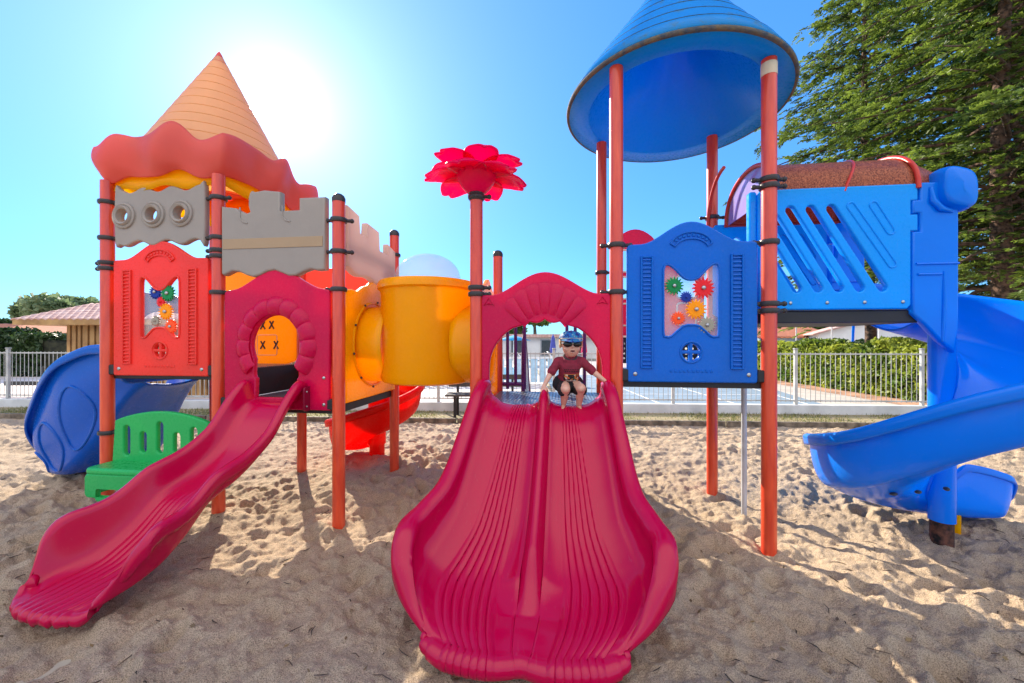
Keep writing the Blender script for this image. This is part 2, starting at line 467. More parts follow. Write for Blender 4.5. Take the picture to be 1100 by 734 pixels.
SL, SR = 1.10, 1.07

# ================================================================ SETTING
RNG = np.random.default_rng(11)
def sand_material():
    m = bpy.data.materials.new('sand')
    N, L, P = nodes_of(m)
    tc = N.new('ShaderNodeTexCoord')
    n1 = N.new('ShaderNodeTexNoise'); n1.inputs['Scale'].default_value = 1.3; n1.inputs['Detail'].default_value = 9; n1.inputs['Roughness'].default_value = 0.7
    L.new(tc.outputs['Object'], n1.inputs['Vector'])
    cr = N.new('ShaderNodeValToRGB'); e = cr.color_ramp.elements
    e[0].position = 0.35; e[0].color = (0.56, 0.42, 0.29, 1); e[1].position = 0.66; e[1].color = (0.70, 0.54, 0.38, 1)
    L.new(n1.outputs['Fac'], cr.inputs['Fac'])
    n2 = N.new('ShaderNodeTexNoise'); n2.inputs['Scale'].default_value = 220.0; n2.inputs['Detail'].default_value = 3
    L.new(tc.outputs['Object'], n2.inputs['Vector'])
    cr2 = N.new('ShaderNodeValToRGB'); e = cr2.color_ramp.elements
    e[0].position = 0.36; e[0].color = (0.30, 0.27, 0.24, 1); e[1].position = 0.56; e[1].color = (1.05, 1.04, 1.02, 1)  # dark specks also imitate shade between the sand grains
    L.new(n2.outputs['Fac'], cr2.inputs['Fac'])
    mx = N.new('ShaderNodeMix'); mx.data_type = 'RGBA'; mx.blend_type = 'MULTIPLY'; mx.inputs[0].default_value = 0.75
    L.new(cr.outputs[0], mx.inputs[6]); L.new(cr2.outputs[0], mx.inputs[7])
    L.new(mx.outputs[2], P.inputs['Base Color'])
    P.inputs['Roughness'].default_value = 0.95; P.inputs['Specular IOR Level'].default_value = 0.1
    n3 = N.new('ShaderNodeTexNoise'); n3.inputs['Scale'].default_value = 60.0; n3.inputs['Detail'].default_value = 8; n3.inputs['Roughness'].default_value = 0.7
    L.new(tc.outputs['Object'], n3.inputs['Vector'])
    bp = N.new('ShaderNodeBump'); bp.inputs['Strength'].default_value = 1.0; bp.inputs['Distance'].default_value = 0.03
    L.new(n3.outputs['Fac'], bp.inputs['Height']); L.new(bp.outputs[0], P.inputs['Normal'])
    return m

HRES, HX0, HY0, HW, HH = 0.008, -13.0, 0.3, 3250, 1150
def make_height():
    H = np.zeros((HH, HW), np.float32)
    # low rolling noise
    def vnoise(cell, amp):
        gx, gy = int(HW*HRES/cell)+3, int(HH*HRES/cell)+3
        G = RNG.normal(size=(gy, gx)).astype(np.float32)
        xs = np.arange(HW)*HRES/cell; ys = np.arange(HH)*HRES/cell
        xi = xs.astype(int); yi = ys.astype(int); fx = xs-xi; fy = ys-yi
        fx = fx*fx*(3-2*fx); fy = (fy*fy*(3-2*fy))[:, None]
        a = G[yi][:, xi]; b = G[yi][:, xi+1]; c = G[yi+1][:, xi]; d = G[yi+1][:, xi+1]
        return amp*((a*(1-fx)+b*fx)*(1-fy)+(c*(1-fx)+d*fx)*fy)
    H += vnoise(1.3, 0.016)+vnoise(0.42, 0.011)+vnoise(0.15, 0.010)+vnoise(0.07, 0.0085)+vnoise(0.036, 0.006)+vnoise(0.02, 0.003)
    # footprints and scuffs: elongated pits with a pushed-up rim
    MK = np.clip(0.75+vnoise(1.1, 0.45)+vnoise(0.5, 0.25), 0.15, 1.5)
    def stamp(n, rmin, rmax, dmin, dmax, asp):
        for _ in range(n):
            cx, cy = RNG.uniform(0, HW), RNG.uniform(0, HH)
            r = RNG.uniform(rmin, rmax)/HRES; dep = RNG.uniform(dmin, dmax)*MK[int(cy) % MK.shape[0], int(cx) % MK.shape[1]]; th = RNG.uniform(0, math.pi)
            el = RNG.uniform(*asp); R = int(r*el*2.0)+2
            x0, x1, y0, y1 = max(0, int(cx-R)), min(HW, int(cx+R)), max(0, int(cy-R)), min(HH, int(cy+R))
            if x1 <= x0 or y1 <= y0: continue
            X, Y = np.meshgrid(np.arange(x0, x1)-cx, np.arange(y0, y1)-cy)
            a = (X*math.cos(th)+Y*math.sin(th))/(r*el); b = (-X*math.sin(th)+Y*math.cos(th))/r
            q = a*a+b*b
            pit = -dep*np.exp(-q*1.4)+dep*0.42*np.exp(-(np.sqrt(q)-1.35)**2*6)*(1+0.6*a)
            H[y0:y1, x0:x1] += pit
    stamp(7000, 0.045, 0.085, 0.012, 0.032, (1.2, 2.3))
    stamp(16000, 0.018, 0.04, 0.004, 0.013, (1.0, 1.8))
    K = np.array([1, 2, 1], np.float32)/4
    H = (np.roll(H, 1, 0)+2*H+np.roll(H, -1, 0))/4
    return H-float(H.mean())
HM = make_height()
# heaps and hollows round the slides: (x, y, radius, height)
MOUNDS = [(-1.25, 4.55, 0.5, 0.09), (-1.7, 3.9, 0.4, 0.05), (0.0, 1.72, 0.42, -0.09), (-2.4, 2.0, 0.4, -0.07), (0.75, 1.6, .25, .06), (-.75, 1.7, .25, .05), (-3.0, 2.9, .6, .04), (2.4, 2.2, .6, .05), (4.6, 3.6, .5, -.03)]
def hmap(x, y):
    u = np.clip((x-HX0)/HRES, 0, HW-2); v = np.clip((y-HY0)/HRES, 0, HH-2)
    ui = u.astype(int); vi = v.astype(int); fu = u-ui; fv = v-vi
    h = (HM[vi, ui]*(1-fu)+HM[vi, ui+1]*fu)*(1-fv)+(HM[vi+1, ui]*(1-fu)+HM[vi+1, ui+1]*fu)*fv
    for (mx_, my_, r, a) in MOUNDS: h = h+a*np.exp(-((x-mx_)**2+(y-my_)**2)/(r*r))
    return h
def edge_y(x): return 7.2-0.055*x
def build_sand():
    rows = 470; cols = 1060
    k = np.linspace(0, 1, rows)
    yb = 0.95*(7.9/0.95)**k
    s = np.linspace(-1.5, 1.5, cols)
    Y = np.repeat(yb[:, None], cols, 1); X = Y*s[None, :]
    X = np.clip(X, -12.5, 12.5)+np.where(np.abs(Y*s) > 12.5, np.sign(s)*0.002*np.abs(Y*s), 0)
    # last rows follow the timber edge
    t = np.clip((Y-5.9)/(7.9-5.9), 0, 1)
    Y = np.where(t > 0, 5.9+t*(edge_y(X)-5.9), Y)
    Z = hmap(X, Y)
    Z = np.where(t > 0.93, Z*0.4, Z)
    co = np.stack([X, Y, Z], -1).reshape(-1, 3).astype(np.float32)
    i = np.arange((rows-1)*(cols-1)); r = i//(cols-1); c = i % (cols-1)
    a = r*cols+c
    F = np.stack([a, a+1, a+cols+1, a+cols], -1).astype(np.int32)
    # apron running on behind and beside the photographer
    base = len(co)
    me = bpy.data.meshes.new('sand')
    me.vertices.add(len(co)); me.vertices.foreach_set('co', co.ravel())
    me.loops.add(F.size); me.loops.foreach_set('vertex_index', F.ravel())
    me.polygons.add(len(F)); me.polygons.foreach_set('loop_start', np.arange(len(F), dtype=np.int32)*4)
    me.polygons.foreach_set('loop_total', np.full(len(F), 4, np.int32))
    me.update(calc_edges=True); me.validate()
    o = link('sand', me, sand_mat, None, True, None)
    return tag(o, kind='structure')
sand_mat = sand_material()
build_sand()
def flat(name, pts, z, mat, kind='structure'):
    o = MB().add([(x, y, z) for x, y in pts], [tuple(range(len(pts)))]).build(name, mat, None, False)
    return tag(o, kind=kind)
flat('sand_behind', [(-14, -12), (14, -12), (14, 0.96), (-14, 0.96)], -0.01, sand_mat)
flat('sand_beside', [(-14, 0.96), (-1.3, 0.96), (-10, 7.2), (-14, 8.0)], -0.05, sand_mat)
flat('sand_beside', [(14, 0.96), (14, 7.0), (10, 6.6), (1.3, 0.96)], -0.05, sand_mat)
M['earth'] = simple('dry_earth', (0.42, 0.36, 0.26), 0.95, var=0.2, scale=0.8, bump=0.4)
flat('ground', [(-400, -60), (400, -60), (400, 900), (-400, 900)], -0.09, M['earth'])
M['court'] = simple('court_surface', (0.20, 0.27, 0.34), 0.8, var=0.08, scale=3)
M['path'] = simple('pale_path', (0.52, 0.45, 0.40), 0.85, var=0.08, scale=1.5)
M['pavers'] = simple('pool_terrace', (0.66, 0.56, 0.50), 0.8, var=0.06, scale=1)
M['line'] = simple('line_paint', (0.8, 0.8, 0.8), 0.6, var=0.05)
M['dirt'] = simple('bare_dirt', (0.45, 0.24, 0.15), 0.9, var=0.2, scale=2)
flat('court', [(1.2, 8.7), (7.2, 8.3), (8.4, 13), (9.0, 17.5), (1.4, 18)], -0.012, M['court'])
flat('path', [(7.2, 8.3), (30, 7.0), (30, 30), (1.4, 30), (1.4, 18), (9.0, 17.5), (8.4, 13)], -0.02, M['path'])
flat('pool_terrace', [(-16, 9.2), (1.15, 8.7), (1.35, 40), (-40, 40), (-40, 9.2)], -0.02, M['pavers'])
lm = MB()
for (x0, y0, x1, y1) in [(1.6, 9.3, 7.1, 9.1), (1.8, 11.4, 7.6, 11.2), (3.6, 9.2, 3.5, 16), (5.4, 9.1, 5.6, 16), (1.8, 16, 8.3, 15.8), (7.0, 8.9, 8.3, 15.8)]:
    d = Vector((x1-x0, y1-y0, 0)).normalized(); n = Vector((-d.y, d.x, 0))*0.03
    lm.add([Vector((x0, y0, -.007))-n, Vector((x1, y1, -.007))-n, Vector((x1, y1, -.007))+n, Vector((x0, y0, -.007))+n], [(0, 1, 2, 3)])
tag(lm.build('court_lines', M['line'], None, False), kind='structure')

# grass strip between the timber edge and the wall
M['grass_soil'] = simple('grass_soil', (0.26, 0.23, 0.11), 0.95, var=0.3, scale=5, bump=0.5, col2=(0.36, 0.27, 0.16))
def wall_y(x): return 8.42-0.05*x
flat('verge', [(-14, edge_y(-14)+.05), (14, edge_y(14)+.05), (14, wall_y(14)), (-14, wall_y(-14))], 0.0, M['grass_soil'])
M['blade'] = leafmat('grass_blades', (0.11, 0.17, 0.03), (0.36, 0.30, 0.12), 0.4)
def tinted(name, co, F, tints, mat, parent=None, k=4):
    me = bpy.data.meshes.new(name)
    me.vertices.add(len(co)); me.vertices.foreach_set('co', co.astype(np.float32).ravel())
    me.loops.add(F.size); me.loops.foreach_set('vertex_index', F.astype(np.int32).ravel())
    me.polygons.add(len(F)); me.polygons.foreach_set('loop_start', np.arange(len(F), dtype=np.int32)*k)
    me.polygons.foreach_set('loop_total', np.full(len(F), k, np.int32))
    me.update(calc_edges=True)
    at = me.attributes.new('tint', 'FLOAT', 'POINT'); at.data.foreach_set('value', tints.astype(np.float32))
    return link(name, me, mat, parent, False, None)
def blades(name, xs, ys, zs, h, w, mat, spread=0.4):
    n = len(xs); th = RNG.uniform(0, 2*np.pi, n); hh = h*RNG.uniform(0.4, 1.2, n)
    dx, dy = np.cos(th)*w, np.sin(th)*w
    lx, ly = RNG.normal(size=n)*spread*hh, RNG.normal(size=n)*spread*hh
    co = np.stack([np.stack([xs-dx, ys-dy, zs], -1), np.stack([xs+dx, ys+dy, zs], -1), np.stack([xs+lx, ys+ly, zs+hh], -1)], 1).reshape(-1, 3)
    F = np.arange(3*n).reshape(-1, 3)
    return tinted(name, co, F, np.repeat(np.clip(RNG.normal(0.5, 0.3, n), 0, 1), 3), mat, None, 3)
n = 26000
gx = RNG.uniform(-13, 13, n); gt = RNG.uniform(0, 1, n)**0.8
gpatch = np.sin(gx*1.7)+np.sin(gx*3.1+2)+RNG.normal(size=n)*0.9
keep = gpatch > -0.6; gx, gt = gx[keep], gt[keep]
gy = edge_y(gx)+0.08+gt*(wall_y(gx)-edge_y(gx)-0.1)
tag(blades('grass', gx, gy, np.zeros(len(gx)), 0.05, 0.006, M['blade']), kind='stuff')

# timber edging
M['timber'] = simple('weathered_timber', (0.20, 0.15, 0.10), 0.85, var=0.3, scale=9)
mb = MB()
for k in range(11):
    x0 = -13+k*2.4; x1 = x0+2.37
    p0 = Vector((x0, edge_y(x0), 0.02)); p1 = Vector((x1, edge_y(x1), 0.02)); d = (p1-p0)
    ang = math.atan2(d.y, d.x)
    mb.box((p0+p1)/2, (d.length, 0.07, 0.14), Matrix.Rotation(ang, 3, 'Z'), 0.008)
tag(mb.build('timber_edging', M['timber']), 'weathered timber boards edging the far side of the sand', 'edging')

# low white wall and white bar fence on top
M['wallwhite'] = simple('white_render', (0.66, 0.65, 0.62), 0.85, var=0.1, scale=2.2, bump=0.3)
ang = math.atan(-0.05); RW = Matrix.Rotation(ang, 3, 'Z')
def on_wall(s): return Vector((s*math.cos(ang), 8.5+s*math.sin(ang), 0))
mb = MB(); mb.box(on_wall(0)+Vector((0, 0, 0.06)), (34, 0.16, 0.26), RW, 0.012)
tag(mb.build('low_wall', M['wallwhite']), 'low white rendered wall under the white bar fence', 'wall')
M['fence_paint'] = simple('fence_paint', (0.50, 0.49, 0.46), 0.5, var=0.15, scale=3, bump=0.1)
fe = empty('bar_fence', on_wall(0)+Vector((0, 0, 0.19)), 'white metal bar fence on the low wall behind the sand', 'fence')
post_o = pan_o = None
for k in range(14):
    s0 = -16.6+k*2.5
    if post_o is None:
        mb = MB(); mb.box(on_wall(s0)+Vector((0, 0, 0.76)), (0.06, 0.06, 1.14), RW, 0.006)
        mb.box(on_wall(s0)+Vector((0, 0, 1.345)), (0.075, 0.075, 0.03), RW, 0.008)
        post_o = mb.build('fence_post', M['fence_paint'], fe)
        mb = MB()
        for j in range(24):
            q = on_wall(s0+0.05+0.1*(j+0.5))
            mb.tube(q+Vector((0, 0, 0.24)), q+Vector((0, 0, 1.27)), 0.0065, n=6)
        for z in (0.27, 1.24):
            mb.box(on_wall(s0+1.25)+Vector((0, 0, z)), (2.44, 0.03, 0.028), RW)
        pan_o = mb.build('fence_panel', M['fence_paint'], fe)
    else:
        for src in (post_o, pan_o):
            c = src.copy(); COL.objects.link(c); c.parent = fe
            d = on_wall(s0)-on_wall(-16.6); c.location = src.location+d

# ---------------------------------------------------------------- foliage
def cloud(C, R, n, size, seed=0, flatz=1.0, asp=1.6):
    """n random leaf quads round each centre"""
    rg = np.random.default_rng(seed)
    C = np.asarray(C, float); R = np.asarray(R, float)
    m = len(C)
    idx = np.repeat(np.arange(m), n)
    d = rg.normal(size=(m*n, 3)); d /= np.linalg.norm(d, axis=1)[:, None]
    rr = rg.uniform(0.25, 1.0, m*n)**0.6
    P = C[idx]+d*(rr*R[idx])[:, None]*np.array([1, 1, flatz])
    a = rg.normal(size=(m*n, 3)); a /= np.linalg.norm(a, axis=1)[:, None]
    b = np.cross(a, rg.normal(size=(m*n, 3))); b /= np.linalg.norm(b, axis=1)[:, None]
    sz = size*rg.uniform(0.6, 1.4, m*n)[:, None]
    a = a*sz*asp/2; b = b*sz/2
    co = np.stack([P-a, P+b*0.9, P+a, P-b*0.9], 1).reshape(-1, 3)
    F = np.arange(len(co)).reshape(-1, 4)
    clump = np.clip(rg.normal(0.5, 0.28, m), 0, 1)
    t = np.clip(clump[idx]+rg.normal(size=m*n)*0.12, 0, 1)
    return co, F, np.repeat(t, 4)
M['bark'] = simple('conifer_bark', (0.15, 0.085, 0.055), 0.95, var=0.4, scale=12, bump=0.8, bdist=0.03, bscale=14)
M['bark_grey'] = simple('grey_bark', (0.16, 0.13, 0.10), 0.95, var=0.3, scale=8, bump=0.6)
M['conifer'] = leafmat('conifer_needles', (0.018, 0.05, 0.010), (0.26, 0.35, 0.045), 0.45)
M['leaf_mid'] = leafmat('broad_leaves', (0.07, 0.15, 0.03), (0.22, 0.32, 0.07), 0.45)
M['leaf_dark'] = leafmat('dark_leaves', (0.018, 0.045, 0.012), (0.05, 0.09, 0.02), 0.3)
M['leaf_grey'] = leafmat('grey_leaves', (0.10, 0.17, 0.07), (0.25, 0.32, 0.15), 0.4)
M['hedge'] = leafmat('hedge_leaves', (0.10, 0.18, 0.02), (0.42, 0.46, 0.06), 0.45)

def conifer(x, y, h, r, seed, label, trunk_r=0.17, zlow=2.3, dens=1.0, droop=0.25, group='tall conifers behind the spiral slide', zcut=None):
    rg = np.random.default_rng(seed)
    root = empty('conifer_tree', (x, y, -0.05), label, 'tree', group)
    tp = []
    for k in range(13):
        t = k/12; tp.append((x+0.12*math.sin(t*5+seed), y+0.1*math.sin(t*4+seed*2), -0.05+h*t))
    tr = [trunk_r*(1.25 if k == 0 else 1)*(1-0.9*k/12)+0.012 for k in range(13)]
    tb = MB().path(tp, tr, 14).build('trunk', M['bark'], root)
    lb = MB(); cs = []; rs = []
    tw = []
    nb = int(120*dens)
    for k in range(nb):
        t = (k+0.5)/nb
        z = zlow+(h-zlow-0.3)*t**0.95
        L_ = r*(1-t)**0.62*rg.uniform(0.72, 1.12)+0.25
        az = k*2.39996+rg.uniform(-.35, .35)
        dv = np.array([math.cos(az), math.sin(az)])
        up = rg.uniform(0.05, 0.35)
        pts = []
        ns = 7
        side = rg.uniform(-.12, .12)
        for j in range(ns+1):
            q = j/ns
            px = dv*L_*q+np.array([-dv[1], dv[0]])*side*L_*q*q
            pz = z+L_*(up*q-droop*2.0*q*q+0.12*q**4)
            pts.append((x+px[0], y+px[1], pz))
        lb.path(pts, [0.035*(1-0.85*j/ns)*(0.5+L_/r)+0.004 for j in range(ns+1)], 5, caps=False)
        # flat sprays of foliage along the limb
        for j in range(int(10*L_)+4):
            q = rg.uniform(0.16, 1.0)
            i0 = min(int(q*ns), ns-1); f = q*ns-i0
            p = np.array(pts[i0])*(1-f)+np.array(pts[i0+1])*f
            off = rg.normal(size=3)*np.array([0.26, 0.26, 0.07])*(1.15-0.5*q)*min(1.4, L_/2+0.3)
            sl_ = rg.uniform(0.3, 0.62)*(1.1-0.35*q)
            da = az+rg.choice([-1, 1])*rg.uniform(0.1, 1.1)
            tw.append((*(p+off), da, sl_, rg.uniform(-0.55, 0.12)))
    lb.build('limb_framework', M['bark'], root, angle=None)['kind'] = 'stuff'
    tw = np.array(tw); n = len(tw)
    if zcut is not None: pass
    clump = np.clip(rg.normal(0.42, 0.26, n), 0, 1)
    K = 38; idx = np.repeat(np.arange(n), K); m = n*K
    q = np.tile(np.linspace(0.0, 1, K), n)+rg.normal(size=m)*0.02
    sgn = np.tile(np.where(np.arange(K) % 2 == 0, 1.0, -1.0), n)
    P0 = tw[idx, :3]; da = tw[idx, 3]; ln = tw[idx, 4]; pit = tw[idx, 5]
    D = np.stack([np.cos(da)*np.cos(pit), np.sin(da)*np.cos(pit), np.sin(pit)], -1)
    S = np.stack([-np.sin(da), np.cos(da), np.zeros(m)], -1)
    U = np.cross(D, S)
    base = P0+D*(q*ln)[:, None]+U*(-0.12*q*q*ln)[:, None]
    w = 0.34*ln*(1.08-q)**0.7
    tip = base+(S*sgn[:, None]*0.8+D*0.75+rg.normal(size=(m, 3))*0.22)*w[:, None]
    hw = (D*0.5+rg.normal(size=(m, 3))*0.35)*(0.034*rg.uniform(.6, 1.4, m))[:, None]
    mid = (base+tip)/2
    co = np.stack([base, mid+hw, tip, mid-hw], 1).reshape(-1, 3)
    F = np.arange(len(co)).reshape(-1, 4)
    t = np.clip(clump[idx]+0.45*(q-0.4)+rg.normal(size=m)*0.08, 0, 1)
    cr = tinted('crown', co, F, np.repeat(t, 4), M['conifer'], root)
    return root
conifer(12.1, 9.6, 15.5, 4.9, 3, 'tall conifer with the thick trunk showing right above the blue spiral slide', 0.24, 2.6, 1.35)
conifer(13.3, 14.8, 16.5, 4.8, 8, 'bushy conifer standing behind the brown mesh tunnel, nearest the open sky', 0.18, 4.0, 1.15)
conifer(15.8, 12.2, 16.0, 5.2, 21, 'rearmost conifer at the right edge, half hidden by the thick-trunked one', 0.2, 3.0, 1.0)

def broad_tree(name, x, y, h, r, label, mat, seed, nleaf=260, leaf=0.28, trunk=0.22, cat='tree', group=None, cz=None, flatz=0.8):
    rg = np.random.default_rng(seed)
    root = empty(name, (x, y, -0.05), label, cat, group)
    c = cz or h-r*0.85
    mb = MB(); mb.path([(x, y, -0.05), (x+0.05*h*0.3, y, c*0.5), (x, y, c)], [trunk*1.2, trunk, trunk*0.6], 10)
    C = []; R = []
    for k in range(26):
        d = rg.normal(size=3); d /= np.linalg.norm(d); d[2] = abs(d[2])*0.9-0.25
        p = np.array([x, y, c])+d*r*np.array([1, 1, flatz])*rg.uniform(0.45, 0.9)
        C.append(p); R.append(r*rg.uniform(0.2, 0.42))
        if k < 9: mb.path([(x, y, c*0.75), tuple((np.array([x, y, c])+p)/2), tuple(p)], [trunk*.45, trunk*.25, trunk*.08], 6)
    mb.build('trunk', M['bark_grey'], root)
    co, F, t = cloud(C, R, nleaf, leaf, seed, 0.85)
    tinted('crown', co, F, t, mat, root)
    return root
broad_tree('broadleaf_tree', -35.0, 31, 6.2, 2.9, 'broad grey-green tree rising behind the shed roof', M['leaf_grey'], 5, 300, 0.34, flatz=0.5)
broad_tree('broadleaf_tree', -43.5, 34, 3.8, 1.9, 'dark low tree at the left edge beyond the clipped hedge', M['leaf_dark'], 6, 300, 0.3)
broad_tree('broadleaf_tree', -37.5, 37, 4.0, 2.2, 'dark green low tree just left of the shed roof, under the grey-green one', M['leaf_dark'], 61, 300, 0.3)
broad_tree('broadleaf_tree', 2.6, 46, 6.4, 2.6, 'tall pale green tree above the pool building seen through the arch', M['leaf_mid'], 7, 300, 0.3)
broad_tree('broadleaf_tree', -0.8, 47, 4.6, 2.4, 'lower bushy tree above the pool building, left of the taller one', M['leaf_mid'], 71, 300, 0.3)
broad_tree('broadleaf_tree', -5.0, 45, 4.9, 2.3, 'dark tree above the pool building behind the purple handrails', M['leaf_dark'], 72, 300, 0.3)
broad_tree('broadleaf_tree', 38, 47, 5.6, 3.6, 'wide green tree behind the orange roofs under the black deck', M['leaf_mid'], 9, 320, 0.36)
broad_tree('broadleaf_tree', 30.5, 44, 4.3, 1.9, 'small round tree between the white gable house and the grey cottage', M['leaf_dark'], 10, 260, 0.25)
broad_tree('broadleaf_tree', 45, 52, 5.8, 3.6, 'green tree behind the orange roofs nearest the blue post', M['leaf_mid'], 12, 320, 0.36)

def hedge(name, pts, w, h, label, mat, seed, n=5200, leaf=0.07):
    rg = np.random.default_rng(seed)
    root = empty(name, (*pts[0], -0.05), label, 'hedge')
    P = [np.array(p, float) for p in pts]; seg = [np.linalg.norm(P[i+1]-P[i]) for i in range(len(P)-1)]
    tot = sum(seg); n = int(n*tot)
    sgi = rg.choice(len(seg), n, p=np.array(seg)/tot); f = rg.uniform(0, 1, n)
    A = np.array([P[i] for i in sgi]); B = np.array([P[i+1] for i in sgi]); D = (B-A)/np.linalg.norm(B-A, axis=1)[:, None]
    N_ = np.stack([-D[:, 1], D[:, 0]], -1)
    base = A+(B-A)*f[:, None]
    along = f*np.array(seg)[sgi]+np.array([sum(seg[:i]) for i in range(len(seg))])[sgi]
    lump = 1+0.07*np.sin(along*1.9)+0.06*np.sin(along*4.3+1)
    uu = rg.uniform(-1, 1, n); vv = rg.uniform(0, 1, n)
    face = rg.uniform(0, 1, n)
    uu = np.where(face < 0.55, np.sign(uu)*rg.uniform(.82, 1.05, n), uu); vv = np.where(face >= 0.62, rg.uniform(.88, 1.04, n), vv)
    X = base+N_*(uu*w/2)[:, None]; Z = vv*h*lump
    Pc = np.stack([X[:, 0], X[:, 1], Z], -1)
    a = rg.normal(size=(n, 3)); a /= np.linalg.norm(a, axis=1)[:, None]
    b = np.cross(a, rg.normal(size=(n, 3))); b /= np.linalg.norm(b, axis=1)[:, None]
    sz = leaf*rg.uniform(.7, 1.5, n)[:, None]; a *= sz; b *= sz*0.55
    co = np.stack([Pc-a, Pc+b, Pc+a, Pc-b], 1).reshape(-1, 3)
    cl = 0.5+0.25*np.sin(along*2.7+vv*5)+0.2*np.sin(along*7.1-vv*9)
    t = np.clip(cl+rg.normal(size=n)*0.18+0.2*(vv-0.6), 0, 1)
    tinted('leaves', co, np.arange(len(co)).reshape(-1, 4), np.repeat(t, 4), mat, root)
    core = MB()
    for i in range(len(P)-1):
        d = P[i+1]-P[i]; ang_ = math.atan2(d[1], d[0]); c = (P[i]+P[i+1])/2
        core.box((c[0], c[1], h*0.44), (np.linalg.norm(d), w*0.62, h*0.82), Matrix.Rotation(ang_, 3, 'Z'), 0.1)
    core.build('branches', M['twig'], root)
    return root
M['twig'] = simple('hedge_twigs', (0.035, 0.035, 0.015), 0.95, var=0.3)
flat('bare_ground', [(9.6, 18), (9.3, 9.0), (9.8, 8.2), (22, 7.9), (22, 13), (16, 20), (10, 22)], -0.014, M['dirt'])
hedge('hedge', [(11.1, 18.5), (11.0, 13.5), (10.9, 9.7), (15, 9.2)], 1.5, 1.36, 'long yellow-green hedge running beside the court behind the bar fence', M['hedge'], 31, 2300, 0.07)
hedge('hedge', [(18, 24), (23, 23.2)], 1.2, 1.5, 'short dark clipped hedge in front of the white gable house', M['leaf_dark'], 32, 1500, 0.09)
hedge('hedge', [(-27, 18.5), (-20.2, 17.6)], 1.4, 1.85, 'dark clipped hedge at the left edge beside the shed', M['leaf_dark'], 33, 1500, 0.09)

# ---------------------------------------------------------------- shed
def tile_material(name, c1, c2):
    m = simple(name, c1, 0.8, var=0.2, scale=5, col2=c2, bump=0.2)
    return m
M['tiles_pale'] = tile_material('pale_clay_tiles', (0.62, 0.42, 0.36), (0.44, 0.22, 0.18))
M['tiles_orange'] = tile_material('orange_clay_tiles', (0.55, 0.20, 0.09), (0.40, 0.13, 0.06))
M['board'] = simple('larch_boards', (0.46, 0.27, 0.10), 0.75, var=0.3, scale=3, bump=0.3, col2=(0.27, 0.14, 0.05))
M['board2'] = simple('larch_boards_dark', (0.30, 0.16, 0.06), 0.8, var=0.3, scale=3, bump=0.3)
sx0, sx1, sy0, sy1 = -12.6, -7.6, 11.2, 14.2
shed = empty('shed', ((sx0+sx1)/2, (sy0+sy1)/2, -0.05), 'wooden shed with vertical boards and pale clay tile roof beyond the fence', 'shed')
mb = MB(); mb.box(((sx0+sx1)/2, (sy0+sy1)/2, 1.1), (sx1-sx0, sy1-sy0, 2.3)); mb.build('wall', M['board2'], shed, False)
mb = MB(); rr_ = random.Random(4); k = sx0
while k < sx1-0.05:
    w_ = rr_.uniform(0.09, 0.16); mb.box((k+w_/2, sy0-0.02, 1.1), (w_-0.02, 0.03+rr_.uniform(0, .012), 2.28)); k += w_+0.045
k = sy0
while k < sy1-0.05:
    w_ = rr_.uniform(0.09, 0.16); mb.box((sx0-0.02, k+w_/2, 1.1), (0.03, w_-0.02, 2.28)); mb.box((sx1+0.02, k+w_/2, 1.1), (0.03, w_-0.02, 2.28)); k += w_+0.045
mb.build('cladding', M['board'], shed, False)
mb = MB(); ov = 0.5; ym = (sy0+sy1)/2; zr = 2.66; ze = 2.06
for sgn in (-1, 1):
    ye = ym+sgn*((sy1-sy0)/2+ov)
    nt = 34
    def fn(u, v, ye=ye):
        xx = sx0-ov-0.5+(sx1-sx0+2*ov+0.5)*u; t = v
        st = (t*9) % 1.0
        return Vector((xx, ye+(ym-ye)*t, ze+(zr-ze)*t+0.035*abs(math.sin(math.pi*u*nt))+0.03*(1-st)))
    mb.grid(fn, nt*6, 36)
rf = mb.build('roof', M['tiles_pale'], shed, True, 25); solid(rf, 0.03)
mb = MB(); mb.box(((sx0+sx1)/2-.25, sy0-ov+0.03, ze-0.03), (sx1-sx0+2*ov+0.4, 0.05, 0.15)); mb.box(((sx0+sx1)/2-.25, (sy0+sy1)/2, ze-.08), (sx1-sx0+2*ov+.3, sy1-sy0+2*ov-.1, 0.05)); mb.build('fascia', M['board'], shed, False)
# bollard / barrier between hedge and shed
b = MB(); b.box((-13.4, 11.3, 0.35), (0.09, 0.09, 0.85), None, 0.01); b.box((-14.0, 11.32, 0.3), (1.1, 0.06, 0.12), None, 0.01)
tag(b.build('barrier', M['black']), 'small dark barrier post beside the left end of the shed', 'barrier')

